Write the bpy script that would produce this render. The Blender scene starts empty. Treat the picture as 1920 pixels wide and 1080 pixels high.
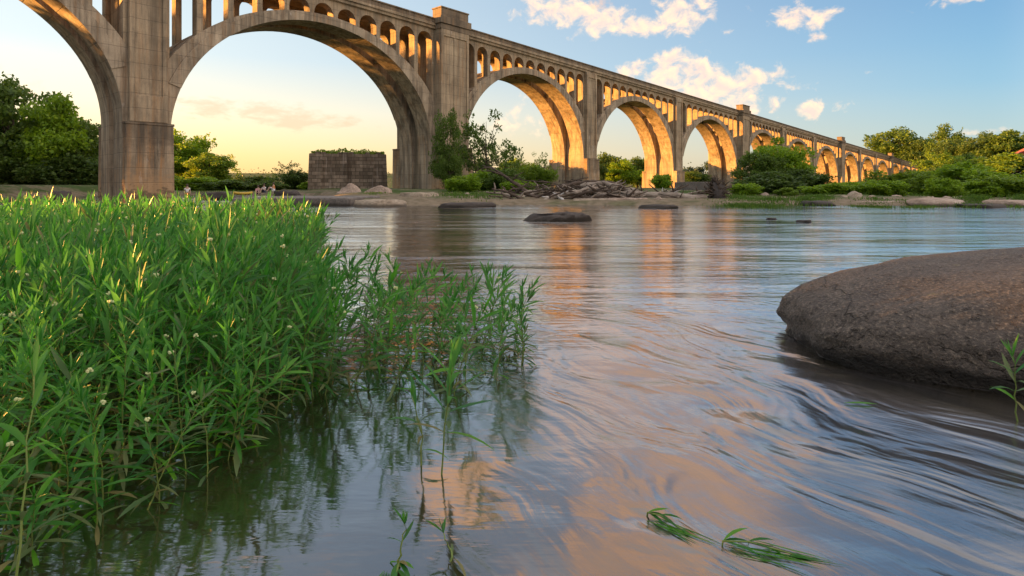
import bpy, bmesh, math, random
import numpy as np
from mathutils import Vector, Matrix, Euler, noise as mnoise

S = bpy.context.scene
C = S.collection
R = math.radians
F = 1100.0            # focal length in photo pixels (photo is 1920 wide)
CU, HY = 960.0, 350.0 # principal column, horizon row
CAM_H = 1.0

def at(u, y, Z):
    """photo pixel + distance -> world point"""
    return Vector(((u - CU) * Z / F, Z, CAM_H - (y - HY) * Z / F))
def ground_at(u, y, z=0.0):
    Z = (CAM_H - z) * F / (y - HY)
    return Vector(((u - CU) * Z / F, Z, z))

# ------------------------------------------------------------------ node helpers
class NT:
    def __init__(s, tree):
        s.t = tree; s.n = tree.nodes; s.l = tree.links; s.n.clear()
    def new(s, typ, **kw):
        n = s.n.new(typ)
        for k, v in kw.items(): setattr(n, k, v)
        return n
    def put(s, inp, v):
        if v is None: return
        if hasattr(v, 'is_linked') or isinstance(v, bpy.types.NodeSocket): s.l.new(v, inp)
        else:
            if hasattr(inp.default_value, '__len__') and isinstance(v, (tuple, list)) and len(inp.default_value) == 4 and len(v) == 3: v = (*v, 1)
            inp.default_value = v
    def math(s, op, a, b=None, c=None, clamp=False):
        n = s.new('ShaderNodeMath', operation=op, use_clamp=clamp)
        s.put(n.inputs[0], a); s.put(n.inputs[1], b); s.put(n.inputs[2], c)
        return n.outputs[0]
    def vmath(s, op, a, b=None, scale=None):
        n = s.new('ShaderNodeVectorMath', operation=op)
        s.put(n.inputs[0], a); s.put(n.inputs[1], b)
        if scale is not None: s.put(n.inputs['Scale'], scale)
        return n.outputs[0] if op not in ('LENGTH', 'DOT_PRODUCT', 'DISTANCE') else n.outputs['Value']
    def noise(s, vec, scale, detail=4, rough=.55, dist=0.0, out='Fac'):
        n = s.new('ShaderNodeTexNoise')
        s.put(n.inputs['Vector'], vec); s.put(n.inputs['Scale'], scale); s.put(n.inputs['Detail'], detail)
        s.put(n.inputs['Roughness'], rough); s.put(n.inputs['Distortion'], dist)
        return n.outputs[out]
    def voronoi(s, vec, scale, feature='F1', out='Distance'):
        n = s.new('ShaderNodeTexVoronoi', feature=feature)
        s.put(n.inputs['Vector'], vec); s.put(n.inputs['Scale'], scale)
        return n.outputs[out]
    def mapping(s, vec, loc=(0,0,0), rot=(0,0,0), scale=(1,1,1)):
        n = s.new('ShaderNodeMapping')
        s.put(n.inputs['Vector'], vec); n.inputs['Location'].default_value = loc
        n.inputs['Rotation'].default_value = rot; n.inputs['Scale'].default_value = scale
        return n.outputs[0]
    def mix(s, fac, a, b, blend='MIX'):
        n = s.new('ShaderNodeMix', data_type='RGBA', blend_type=blend)
        s.put(n.inputs[0], fac); s.put(n.inputs[6], a); s.put(n.inputs[7], b)
        return n.outputs[2]
    def mapr(s, v, a, b, c=0.0, d=1.0, smooth=False):
        n = s.new('ShaderNodeMapRange', interpolation_type='SMOOTHSTEP' if smooth else 'LINEAR')
        s.put(n.inputs[0], v)
        for i, x in enumerate((a, b, c, d)): s.put(n.inputs[1 + i], x)
        return n.outputs[0]
    def ramp(s, fac, stops):
        n = s.new('ShaderNodeValToRGB'); s.put(n.inputs[0], fac)
        e = n.color_ramp.elements
        while len(e) > 1: e.remove(e[-1])
        e[0].position = stops[0][0]; e[0].color = (*stops[0][1], 1)
        for p, c in stops[1:]:
            x = e.new(p); x.color = (*c, 1)
        return n.outputs[0]
    def bump(s, h, strength=.3, dist=.05, normal=None):
        n = s.new('ShaderNodeBump'); s.put(n.inputs['Height'], h)
        s.put(n.inputs['Strength'], strength); s.put(n.inputs['Distance'], dist)
        if normal is not None: s.put(n.inputs['Normal'], normal)
        return n.outputs[0]
    def sep(s, v):
        n = s.new('ShaderNodeSeparateXYZ'); s.put(n.inputs[0], v); return n.outputs
    def comb(s, x, y, z):
        n = s.new('ShaderNodeCombineXYZ')
        for i, v in enumerate((x, y, z)): s.put(n.inputs[i], v)
        return n.outputs[0]
    def principled(s, col, rough=.8, normal=None, spec=.3, **kw):
        n = s.new('ShaderNodeBsdfPrincipled')
        s.put(n.inputs['Base Color'], col); s.put(n.inputs['Roughness'], rough)
        s.put(n.inputs['Specular IOR Level'], spec)
        if normal is not None: s.put(n.inputs['Normal'], normal)
        for k, v in kw.items(): s.put(n.inputs[k], v)
        return n.outputs[0]
    def out(s, sh):
        o = s.new('ShaderNodeOutputMaterial'); s.l.new(sh, o.inputs[0])

def mat(name):
    m = bpy.data.materials.new(name); m.use_nodes = True
    return m, NT(m.node_tree)

# ------------------------------------------------------------------ object helpers
def tag(o, label=None, cat=None, group=None, kind=None):
    if label: o['label'] = label
    if cat: o['category'] = cat
    if group: o['group'] = group
    if kind: o['kind'] = kind
    return o
def empty(name, loc=(0,0,0), rz=0.0):
    o = bpy.data.objects.new(name, None); C.objects.link(o)
    o.location = loc; o.rotation_euler = (0, 0, rz); o.empty_display_size = .2
    return o
def mobj(name, me, m=None, parent=None):
    o = bpy.data.objects.new(name, me); C.objects.link(o)
    if m is not None and not me.materials: me.materials.append(m)
    if parent is not None: o.parent = parent
    return o
def copy_tree(o, parent=None):
    c = o.copy(); C.objects.link(c)
    if parent is not None: c.parent = parent
    for ch in list(o.children): copy_tree(ch, c)
    return c
class MB:
    """collects polygons, builds ONE mesh object"""
    def __init__(s): s.v = []; s.f = []
    def add(s, vs, fs):
        b = len(s.v); s.v += [tuple(p) for p in vs]; s.f += [tuple(i + b for i in f) for f in fs]
    def box(s, x0, x1, y0, y1, z0, z1, bat=0.0):
        b = bat
        s.add([(x0-b,y0-b,z0),(x1+b,y0-b,z0),(x1+b,y1+b,z0),(x0-b,y1+b,z0),(x0,y0,z1),(x1,y0,z1),(x1,y1,z1),(x0,y1,z1)],
              [(0,3,2,1),(4,5,6,7),(0,1,5,4),(1,2,6,5),(2,3,7,6),(3,0,4,7)])
    def slab(s, a, b, y0, y1):
        """strip between two equal-length (x,z) lines: a below, b above, extruded y0..y1"""
        n = len(a); vs = []
        for (xa, za), (xb, zb) in zip(a, b):
            vs += [(xa,y0,za),(xb,y0,zb),(xb,y1,zb),(xa,y1,za)]
        fs = []
        for i in range(n-1):
            p, q = 4*i, 4*i+4
            fs += [(p,q,q+1,p+1),(p+1,q+1,q+2,p+2),(p+2,q+2,q+3,p+3),(p+3,q+3,q,p)]
        fs += [(0,1,2,3),(4*n-1,4*n-2,4*n-3,4*n-4)]
        s.add(vs, fs)
    def tube(s, pts, rad, seg=6, cap=True):
        pts = [Vector(p) for p in pts]; n = len(pts); vs = []; fs = []
        up = Vector((0.13, 0.27, 1)).normalized()
        for i, p in enumerate(pts):
            t = (pts[min(i+1,n-1)] - pts[max(i-1,0)]).normalized()
            x = t.cross(up)
            if x.length < .05: x = t.cross(Vector((1,0,0)))
            x.normalize(); y = t.cross(x)
            for k in range(seg):
                a = 2*math.pi*k/seg
                vs.append(p + (x*math.cos(a) + y*math.sin(a))*rad[i])
        for i in range(n-1):
            for k in range(seg):
                a, b = i*seg+k, i*seg+(k+1)%seg
                fs.append((a, b, b+seg, a+seg))
        if cap: fs += [tuple(range(seg))[::-1], tuple(range((n-1)*seg, n*seg))]
        s.add(vs, fs)
    def mesh(s, name, smooth=False):
        me = bpy.data.meshes.new(name); me.from_pydata(s.v, [], s.f); me.update()
        if smooth: me.polygons.foreach_set('use_smooth', [True]*len(me.polygons))
        return me
    def build(s, name, m, parent=None, smooth=False, recalc=True, bevel=0.0):
        me = s.mesh(name, smooth)
        if recalc:
            bm = bmesh.new(); bm.from_mesh(me); bmesh.ops.recalc_face_normals(bm, faces=bm.faces); bm.to_mesh(me); bm.free()
        o = mobj(name, me, m, parent)
        if bevel:
            b = o.modifiers.new('bevel', 'BEVEL'); b.width = bevel; b.segments = 2; b.limit_method = 'ANGLE'; b.angle_limit = R(40)
        return o

# ------------------------------------------------------------------ camera
cam = bpy.data.cameras.new('camera'); co = bpy.data.objects.new('camera', cam); C.objects.link(co)
cam.sensor_width = 36; cam.lens = 36*F/1920; cam.shift_y = -(540-HY)/1920
cam.clip_start = .05; cam.clip_end = 6000
co.location = (0, 0, CAM_H); co.rotation_euler = (R(90), 0, 0)
S.camera = co

# ------------------------------------------------------------------ light and sky
GAIN = 2.3
SUN_AZ, SUN_EL = R(-84), R(5.2)      # azimuth from +Y, clockwise positive
sd = Vector((math.sin(SUN_AZ)*math.cos(SUN_EL), math.cos(SUN_AZ)*math.cos(SUN_EL), math.sin(SUN_EL)))
sl = bpy.data.lights.new('sun', 'SUN'); sl.energy = 5.0; sl.angle = R(.6); sl.color = (1.0, .45, .10)
so = bpy.data.objects.new('sun', sl); C.objects.link(so)
so.rotation_euler = sd.to_track_quat('Z', 'Y').to_euler(); so.location = (-60, 30, 40)

W = bpy.data.worlds.new('World'); S.world = W; W.use_nodes = True
w = NT(W.node_tree)
sky = w.new('ShaderNodeTexSky', sky_type='NISHITA'); sky.sun_disc = False
sky.sun_elevation = SUN_EL; sky.sun_rotation = SUN_AZ % (2*math.pi)
sky.altitude = 60; sky.air_density = 1.15; sky.dust_density = 1.6; sky.ozone_density = 2.2
tc = w.new('ShaderNodeTexCoord').outputs['Generated']
dx, dy, dz = w.sep(tc)
az = w.math('ARCTAN2', dx, dy)
el = w.math('ARCSINE', dz)
ae = w.comb(az, w.math('MULTIPLY', el, 1.25), 0)
# sky tint: warm pale low on the sunward side, clear blue away from it
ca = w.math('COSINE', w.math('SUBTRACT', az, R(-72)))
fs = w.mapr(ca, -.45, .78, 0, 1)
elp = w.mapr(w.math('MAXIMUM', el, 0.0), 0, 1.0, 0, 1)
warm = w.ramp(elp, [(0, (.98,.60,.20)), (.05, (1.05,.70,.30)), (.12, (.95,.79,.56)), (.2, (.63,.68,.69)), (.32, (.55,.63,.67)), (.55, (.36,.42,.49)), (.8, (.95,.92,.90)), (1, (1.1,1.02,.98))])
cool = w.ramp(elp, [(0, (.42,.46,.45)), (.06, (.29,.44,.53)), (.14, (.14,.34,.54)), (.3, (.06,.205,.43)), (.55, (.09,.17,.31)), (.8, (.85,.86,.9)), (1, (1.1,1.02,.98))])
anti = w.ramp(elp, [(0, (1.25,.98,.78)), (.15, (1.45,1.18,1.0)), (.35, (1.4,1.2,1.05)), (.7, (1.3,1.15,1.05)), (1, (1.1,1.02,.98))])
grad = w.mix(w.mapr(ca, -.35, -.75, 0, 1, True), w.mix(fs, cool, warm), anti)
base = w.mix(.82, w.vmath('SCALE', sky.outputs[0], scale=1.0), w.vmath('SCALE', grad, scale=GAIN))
# clouds: (u, y, half width px, half height px, amount)
CL = [(1055,22,75,26,1.0),(1130,42,60,24,1.0),(1200,48,50,18,.9),(1275,26,52,32,1.0),(1310,10,30,20,.8),
      (1258,130,34,34,1.05),(1295,150,60,34,1.1),(1350,165,80,34,1.05),(1430,150,60,22,.8),(1470,165,50,18,.5),(1300,175,70,26,1.0),
      (1188,132,30,18,.95),(1386,192,22,20,.95),(1448,200,13,24,.85),(1412,204,16,12,.8),
      (1505,34,52,19,1.0),(1531,72,20,9,.9),(1518,207,20,19,1.05),(1800,2,42,10,.95),(1630,22,40,8,.4),(1710,18,20,8,.5),
      (1420,182,90,22,.6),(1560,195,80,10,.4),(1340,60,60,10,.45),(1845,247,70,8,.8),(970,200,20,22,.7),(960,232,60,22,.7),
      (90,170,90,20,.55),(160,215,60,14,.6),(-120,120,160,20,.6)]
CD = [(460,206,130,17,1.0),(565,226,95,14,1.05),(505,222,120,10,.9),(400,200,50,10,.8),(345,222,30,6,.9),(180,235,40,10,.8)]
# clouds above the frame, reflected in the near water  (azimuth deg, elevation deg, half widths)
CH = [(6,20.5,8,2.6,1.0),(12,31,13,4.5,1.0),(-6,27,9,3.0,.9),(14,37,15,5,1.0),(2,44,15,5.5,.9),(-32,36,14,4.5,.8),(20,24,7,2.2,.8),(75,30,16,6,.8),(120,24,26,7,.9),(-100,26,25,7,.8),(180,28,40,8,.9)]
def to_ae(u, y):
    x, z = (u-CU)/F, (HY-y)/F
    return math.atan(x), math.atan(z/math.sqrt(1+x*x))
def blobs(lst):
    acc = None
    for a0, e0, wa, we, amt in lst:
        d1 = w.math('MULTIPLY', w.math('SUBTRACT', az, a0), 1/wa)
        d2 = w.math('MULTIPLY', w.math('SUBTRACT', el, e0), 1/we)
        r2 = w.math('ADD', w.math('MULTIPLY', d1, d1), w.math('MULTIPLY', d2, d2))
        g = w.math('MULTIPLY', w.math('POWER', 2.718, w.math('MULTIPLY', r2, -.75)), amt)
        acc = g if acc is None else w.math('MAXIMUM', acc, g)
    return acc
def conv(lst):
    o = []
    for u, y, hw, hh, amt in lst:
        a, e = to_ae(u, y); c = math.cos(a)
        o.append((a, e, hw*1.32/F*c*c, hh*1.3/F*c, amt))
    return o
n1 = w.noise(ae, 30, 10, .62, .35)
n2 = w.noise(w.vmath('ADD', ae, (0.004, 0.010, 0)), 30, 10, .62, .35)
nl = w.noise(ae, 7, 4, .5)
bl = blobs(conv(CL)); bd = blobs(conv(CD)); bh = blobs([(R(a), R(e), R(x), R(y_), m) for a, e, x, y_, m in CH])
def dens(b, n, t=.46, k=1.5): return w.mapr(w.math('ADD', b, w.math('MULTIPLY', w.math('SUBTRACT', n, .5), 2.3)), t, t+1/k, smooth=True)
d1 = dens(bl, n1); d1b = dens(bl, n2, .62, 1.3)
lit = w.math('SUBTRACT', 1.0, w.math('MULTIPLY', d1b, .62))
ccol = w.mix(lit, (.70,.53,.52), (1.10,.79,.54))
CS = w.new('ShaderNodeValue'); CS.outputs[0].default_value = GAIN
def sc(col, k): return w.vmath('SCALE', col, scale=w.math('MULTIPLY', CS.outputs[0], k))
skyc = w.mix(w.math('MULTIPLY', d1, .93), base, sc(ccol, 1.0))
dd = dens(bd, w.noise(w.mapping(ae, scale=(1,2.2,1)), 24, 7, .6, .2), .5, 1.6)
skyc = w.mix(w.math('MULTIPLY', dd, .62), skyc, sc((.80,.54,.36), 1.0))
dh = dens(bh, w.noise(ae, 9, 6, .6, .3), .46, 2.4)
skyc = w.mix(w.math('MULTIPLY', dh, .85), skyc, sc((1.15,.60,.27), 1.05))
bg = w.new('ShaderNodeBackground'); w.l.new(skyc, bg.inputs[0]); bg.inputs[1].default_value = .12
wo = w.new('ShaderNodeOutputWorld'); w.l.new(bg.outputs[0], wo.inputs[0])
S.view_settings.view_transform = 'Standard'; S.view_settings.look = 'None'; S.view_settings.gamma = 1
S.view_settings.use_curve_mapping = False
S.view_settings.exposure = 2.27
S.cycles.max_bounces = 8; S.cycles.transparent_max_bounces = 8; S.cycles.caustics_reflective = False; S.cycles.caustics_refractive = False
S.cycles.use_denoising = True
S.cycles.sample_clamp_indirect = 6

# ------------------------------------------------------------------ materials
def concrete(name, tint, dark=.5, warmth=.5):
    m, n = mat(name)
    p = n.new('ShaderNodeTexCoord').outputs['Object']
    px, py, pz = n.sep(p)
    big = n.noise(p, .35, 5, .6)
    streak = n.noise(n.mapping(p, scale=(1.6, 1.6, .10)), 1.0, 6, .65)
    streak2 = n.noise(n.mapping(p, scale=(4.5, 4.5, .22)), 1.0, 5, .7)
    fine = n.noise(p, 9, 6, .6)
    lift = n.math('FRACT', n.math('MULTIPLY', pz, 1/1.35))
    joint = n.mapr(n.math('ABSOLUTE', n.math('SUBTRACT', lift, .5)), .47, .5)
    board = n.math('FRACT', n.math('MULTIPLY', pz, 1/.19))
    liftn = n.noise(n.comb(0, 0, n.math('FLOOR', n.math('MULTIPLY', pz, 1/1.35))), 3.7, 0)
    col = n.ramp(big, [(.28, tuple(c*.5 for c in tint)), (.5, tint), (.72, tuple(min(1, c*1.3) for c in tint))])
    col = n.mix(n.mapr(streak, .44, .66, 0, min(.9, .85*dark*1.5)), col, (.085,.068,.05))
    col = n.mix(n.mapr(streak2, .50, .68, 0, .62), col, (.12,.095,.07))
    col = n.mix(n.mapr(streak2, .40, .26, 0, .35), col, (.52,.47,.40))
    col = n.mix(n.math('MULTIPLY', n.mapr(n.noise(n.mapping(p, loc=(7,3,1), scale=(2.2,2.2,.14)), 1, 5, .6), .5, .68), warmth), col, (.42,.22,.09))
    col = n.mix(n.mapr(liftn, .3, .7, 0, .22), col, (.2,.17,.13))
    col = n.mix(n.math('MULTIPLY', n.mapr(n.noise(n.mapping(p, loc=(1,9,4), scale=(.9,.9,.28)), 1, 6, .7), .63, .70), .55), col, (.62,.58,.53))
    col = n.mix(n.mapr(n.noise(n.mapping(p, loc=(5,2,7), scale=(.5,.5,.22)), 1, 7, .72), .54, .62, 0, .6*dark), col, (.06,.05,.042))
    col = n.mix(n.math('MULTIPLY', joint, .5), col, (.09,.075,.06))
    col = n.mix(n.mapr(fine, .35, .65, 0, .25), col, (.2,.165,.125))
    if warmth > .8:      # tide marks: black growth high on the plinth, rust colour low down
        tn = n.math('ADD', pz, n.math('MULTIPLY', n.math('SUBTRACT', n.noise(n.mapping(p, scale=(1.2,1.2,2.5)), 1, 5, .7), .5), 5))
        col = n.mix(n.mapr(tn, 3.2, 5.8, 0, .42, True), col, (.06,.052,.045))
        col = n.mix(n.mapr(tn, 3.0, .8, 0, .6, True), col, (.44,.27,.14))
        col = n.mix(n.mapr(tn, .9, .1, 0, .7, True), col, (.09,.07,.05))
    h = n.math('ADD', n.math('MULTIPLY', fine, .6), n.math('ADD', n.math('MULTIPLY', joint, -.8), n.math('MULTIPLY', n.mapr(board, 0, .1), .15)))
    n.out(n.principled(col, .92, n.bump(h, .5, .06), .2))
    return m
M_CON = concrete('weathered_concrete', (.45,.35,.235))
M_CON2 = concrete('stained_concrete', (.42,.32,.215), .8, .9)
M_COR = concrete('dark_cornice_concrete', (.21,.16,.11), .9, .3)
M_RIB = concrete('arch_concrete', (.45,.365,.265), .7, .45)

def stone(name, a, b, scale=3.0, bumps=.5, speck=True):
    m, n = mat(name)
    p = n.new('ShaderNodeTexCoord').outputs['Object']
    f = n.noise(p, scale, 8, .6); g = n.noise(p, scale*12, 4, .6)
    col = n.mix(n.mapr(f, .35, .65), a, b)
    if speck: col = n.mix(n.mapr(g, .4, .62, 0, .6), col, tuple(c*.45 for c in a))
    wz = n.sep(n.new('ShaderNodeNewGeometry').outputs['Position'])[2]
    wet = n.mapr(n.math('ADD', wz, n.math('MULTIPLY', f, .16)), .12, .30, .8, 0, True)
    col = n.mix(wet, col, (.03,.024,.018))
    h = n.math('ADD', f, n.math('MULTIPLY', g, .35))
    n.out(n.principled(col, .85, n.bump(h, bumps, .1), .3))
    return m
M_TAN = stone('tan_rock', (.30,.235,.17), (.42,.34,.26), .8)
M_DRK = stone('dark_wet_rock', (.05,.043,.042), (.11,.09,.08), 1.2)
M_GRY = stone('grey_ledge_stone', (.12,.105,.095), (.24,.205,.18), .9)
M_PINK = stone('pink_granite', (.34,.245,.185), (.46,.36,.29), .8)

def masonry(name):
    m, n = mat(name)
    p = n.new('ShaderNodeTexCoord').outputs['Object']
    px, py, pz = n.sep(p)
    b = n.new('ShaderNodeTexBrick'); n.put(b.inputs['Vector'], n.comb(n.math('ADD', px, n.math('MULTIPLY', py, .9)), pz, 0))
    b.inputs['Scale'].default_value = 1.0; b.inputs['Brick Width'].default_value = 1.15; b.inputs['Row Height'].default_value = .55
    b.inputs['Mortar Size'].default_value = .035; b.offset = .5
    b.inputs['Color1'].default_value = (.40,.335,.27,1); b.inputs['Color2'].default_value = (.15,.125,.10,1); b.inputs['Mortar'].default_value = (.07,.06,.05,1)
    st = n.noise(n.mapping(p, scale=(1.1,1.1,.15)), 1, 5, .65)
    col = n.mix(n.mapr(st, .47, .68, 0, .7), b.outputs[0], (.07,.055,.045))
    col = n.mix(n.mapr(n.noise(n.mapping(p, loc=(3,8,2), scale=(2.6,2.6,.12)), 1, 4, .6), .58, .68, 0, .5), col, (.5,.45,.42))
    col = n.mix(n.mapr(n.noise(p, 2.5, 5), .35, .7, 0, .5), col, (.13,.10,.07))
    n.out(n.principled(col, .95, n.bump(n.math('ADD', b.outputs['Fac'], n.math('MULTIPLY', n.noise(p, 3, 5), -1.0)), -.9, .12), .2))
    return m
M_MAS = masonry('old_stone_masonry')

def leaf_mat(name, cols, trans=.35, rough=.55, back=None, spec=.35):
    m, n = mat(name)
    g = n.new('ShaderNodeNewGeometry')
    oi = n.new('ShaderNodeObjectInfo').outputs['Random']
    r = n.math('FRACT', n.math('ADD', g.outputs['Random Per Island'], n.math('MULTIPLY', oi, .13)))
    col = n.ramp(r, [(i/(len(cols)-1), c) for i, c in enumerate(cols)])
    big = n.noise(n.new('ShaderNodeTexCoord').outputs['Object'], 1.1 if trans < .5 else 3, 2)
    col = n.mix(n.mapr(big, .3, .7, .0, .35), col, cols[0])
    if back: col = n.mix(n.math('MULTIPLY', g.outputs['Backfacing'], .7), col, back)
    a = n.principled(col, rough, None, spec)
    t = n.new('ShaderNodeBsdfTranslucent'); n.put(t.inputs[0], n.mix(.5, col, tuple(min(1, c*1.6) for c in cols[-1])))
    x = n.new('ShaderNodeMixShader'); x.inputs[0].default_value = trans
    n.l.new(a, x.inputs[1]); n.l.new(t.outputs[0], x.inputs[2])
    n.out(x.outputs[0])
    return m
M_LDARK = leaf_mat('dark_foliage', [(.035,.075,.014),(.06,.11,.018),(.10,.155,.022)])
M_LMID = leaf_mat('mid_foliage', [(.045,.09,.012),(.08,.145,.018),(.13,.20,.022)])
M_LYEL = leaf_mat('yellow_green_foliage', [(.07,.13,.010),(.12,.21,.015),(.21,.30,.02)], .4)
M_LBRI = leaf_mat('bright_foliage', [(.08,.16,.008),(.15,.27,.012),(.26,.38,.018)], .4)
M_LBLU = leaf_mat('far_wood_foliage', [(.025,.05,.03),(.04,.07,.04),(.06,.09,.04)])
M_WIL = leaf_mat('water_willow_leaf', [(.022,.12,.008),(.042,.22,.008),(.12,.37,.010),(.035,.19,.04)], .48, .34, (.16,.32,.08), .45)
M_WILP = leaf_mat('pale_old_leaf', [(.10,.15,.05),(.17,.20,.08),(.20,.17,.06),(.07,.14,.05)], .3, .5)
M_TUFT = leaf_mat('shore_grass', [(.04,.10,.012),(.07,.15,.015),(.11,.19,.02)], .35)

def simple(name, col, rough=.7, sc_=4, amt=.3, spec=.3):
    m, n = mat(name)
    p = n.new('ShaderNodeTexCoord').outputs['Object']
    f = n.noise(p, sc_, 5)
    c = n.mix(n.mapr(f, .3, .7, 0, amt), col, tuple(x*.4 for x in col))
    n.out(n.principled(c, rough, n.bump(f, .2, .02), spec)); return m
M_BARK = simple('bark', (.11,.085,.06), .9, 3, .6)
M_STEM = simple('willow_stem', (.16,.22,.05), .5, 20, .3)
M_FLOW = simple('white_flower', (.62,.66,.34), .6, 40, .15)
M_BUD = simple('yellow_bud', (.42,.46,.06), .6, 40, .2)
def wood(name, a, b):
    m, n = mat(name)
    p = n.new('ShaderNodeTexCoord').outputs['Object']
    f = n.noise(n.mapping(p, scale=(.8,5,5)), 2, 6, .65); g = n.noise(p, 1.2, 4)
    c = n.mix(n.mapr(f, .35, .65), a, b); c = n.mix(n.mapr(g, .45, .65, 0, .6), c, tuple(x*.35 for x in a))
    n.out(n.principled(c, .85, n.bump(f, .6, .05), .2)); return m
M_DRIFT = wood('bleached_driftwood', (.20,.155,.12), (.40,.335,.28))
M_DRIFTD = wood('dark_driftwood', (.05,.037,.03), (.13,.095,.072))
M_WHITEW = wood('white_driftwood', (.45,.42,.40), (.65,.62,.6))

# ground
def ground_mat():
    m, n = mat('bank_soil_and_grass')
    p = n.new('ShaderNodeTexCoord').outputs['Object']
    f = n.noise(p, .35, 6, .6); g = n.noise(p, 3, 5)
    gz = n.sep(p)[2]
    c = n.mix(n.math('ADD', n.mapr(f, .42, .60), n.mapr(gz, .25, .6, -.6, .4), clamp=True), (.21,.165,.115), (.05,.085,.018))
    c = n.mix(n.mapr(g, .4, .7, 0, .5), c, (.03,.035,.012))
    n.out(n.principled(c, .95, n.bump(g, .5, .2), .1)); return m
M_GND = ground_mat()

# water
EDDY = [(1210, 714, 0.127, 0.149, -0.0175), (1290, 722, 0.184, 0.069, 0.015), (1385, 770, 0.138, 0.115, -0.025), (1430, 800, 0.161, 0.184, 0.02), (1475, 830, 0.138, 0.115, -0.025), (1530, 850, 0.092, 0.138, 0.025), (1600, 905, 0.115, 0.253, -0.02), (1470, 690, 0.115, 0.287, 0.015), (1100, 1010, 0.345, 0.138, 0.004), (1215, 975, 0.115, 0.057, -0.01), (1420, 1020, 0.253, 0.092, 0.004), (1700, 980, 0.138, 0.23, 0.015)]
def water_mat():
    m, n = mat('river_water')
    p = n.new('ShaderNodeTexCoord').outputs['Object']
    px, py, pz = n.sep(p)
    near = n.mapr(py, 4.2, 1.6, 0, 1, True)           # swift eddies by the boulder, quiet pool at left
    side = n.mapr(px, -.5, .9, 0, 1, True)
    fast = n.math('MULTIPLY', n.mapr(py, 6.5, 2.6, 0, 1, True), side)
    # flow field, warped round the boulder
    wv = n.noise(p, .9, 2, .5, 0, 'Color')
    q = n.vmath('ADD', p, n.vmath('SCALE', n.vmath('SUBTRACT', wv, (.5,.5,.5)), scale=.6))
    fl = n.mapping(q, rot=(0,0,R(58)), scale=(1,1,1))
    st = n.noise(n.mapping(fl, scale=(.55,7.5,1)), 1.0, 6, .6, .3)
    st2 = n.noise(n.mapping(fl, loc=(3,1,0), scale=(.9,22,1)), 1.0, 4, .6, .2)
    sw = n.noise(n.mapping(fl, scale=(1.1,2.6,1)), 1.0, 3, .5, .8)
    # downstream ripples, long across the view
    rp = n.noise(n.mapping(p, scale=(.55,2.2,1)), 1.0, 6, .58, .3)
    rp2 = n.noise(n.mapping(p, scale=(.16,.55,1)), 1.0, 5, .6, .2)
    rp3 = n.noise(n.mapping(p, scale=(2.2,9,1)), 1.0, 3, .6, .2)
    hfar = n.math('ADD', n.math('MULTIPLY', rp2, .060), n.math('ADD', n.math('MULTIPLY', rp, .028), n.math('MULTIPLY', rp3, .006)))
    hnear = n.math('ADD', n.math('MULTIPLY', sw, .068), n.math('ADD', n.math('MULTIPLY', st, .009), n.math('MULTIPLY', st2, .0012)))
    hq = n.math('ADD', n.math('MULTIPLY', rp, .006), n.math('MULTIPLY', rp3, .0012))
    h = n.math('ADD', n.math('MULTIPLY', hnear, fast),
               n.math('ADD', n.math('MULTIPLY', n.math('MULTIPLY', hfar, n.mapr(n.noise(n.mapping(p, scale=(.11,.22,1)), 1.0, 3), .35, .65, .35, 1.5)), n.mapr(py, 2.2, 7, .0, 1, True)), n.math('MULTIPLY', hq, 1.0)))
    for u_, y_, rx_, ry_, am_ in EDDY:
        c_ = ground_at(u_, y_)
        a_ = n.math('MULTIPLY', n.math('SUBTRACT', px, c_.x), 1/rx_); b_ = n.math('MULTIPLY', n.math('SUBTRACT', py, c_.y), 1/ry_)
        # turned along the current
        a2 = n.math('ADD', n.math('MULTIPLY', a_, .85), n.math('MULTIPLY', b_, -.35)); b2 = n.math('ADD', n.math('MULTIPLY', a_, .45), n.math('MULTIPLY', b_, .9))
        g_ = n.math('POWER', 2.718, n.math('MULTIPLY', n.math('ADD', n.math('MULTIPLY', a2, a2), n.math('MULTIPLY', b2, b2)), -1.0))
        h = n.math('ADD', h, n.math('MULTIPLY', g_, am_))
    nor = n.bump(h, 1.0, 1.0)
    lw = n.new('ShaderNodeLayerWeight'); lw.inputs['Blend'].default_value = .5; n.put(lw.inputs['Normal'], nor)
    fac = n.mapr(n.math('POWER', lw.outputs['Facing'], 1.8), 0, 1, .07, .98)
    gl = n.new('ShaderNodeBsdfGlossy'); n.put(gl.inputs['Color'], (.97,.97,1.0)); n.put(gl.inputs['Normal'], nor)
    n.put(gl.inputs['Roughness'], n.mapr(fast, 0, 1, .07, .21))
    body = n.mix(n.mapr(n.noise(p, 2.2, 5), .35, .65), (.006,.005,.003), (.030,.023,.008))
    foam = n.math('MULTIPLY', n.math('MULTIPLY', n.mapr(st, .50, .72), fast), .14)  # pale colour painted for reflected streaks of the current, no froth there
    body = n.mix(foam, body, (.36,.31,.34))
    rif_gleam = n.math('MULTIPLY', n.mapr(n.noise(n.mapping(p, scale=(.22,1.5,1)), 1.0, 6, .65, .4), .50, .72), n.mapr(py, 9, 16, 0, 1, True))  # whitewater riffles, plus pale colour painted for the far river's silvery reflections
    rif_gleam = n.math('MULTIPLY', rif_gleam, n.mapr(n.noise(n.mapping(p, scale=(.06,.12,1)), 1.0, 3), .38, .62, .15, 1))
    body = n.mix(rif_gleam, body, (.66,.64,.62))
    fac = n.math('MULTIPLY', fac, n.mapr(rif_gleam, 0, 1, 1, .45))
    di = n.new('ShaderNodeBsdfDiffuse'); n.put(di.inputs[0], body)
    mx = n.new('ShaderNodeMixShader'); n.put(mx.inputs[0], fac); n.l.new(di.outputs[0], mx.inputs[1]); n.l.new(gl.outputs[0], mx.inputs[2])
    n.out(mx.outputs[0]); return m
M_WAT = water_mat()

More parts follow.
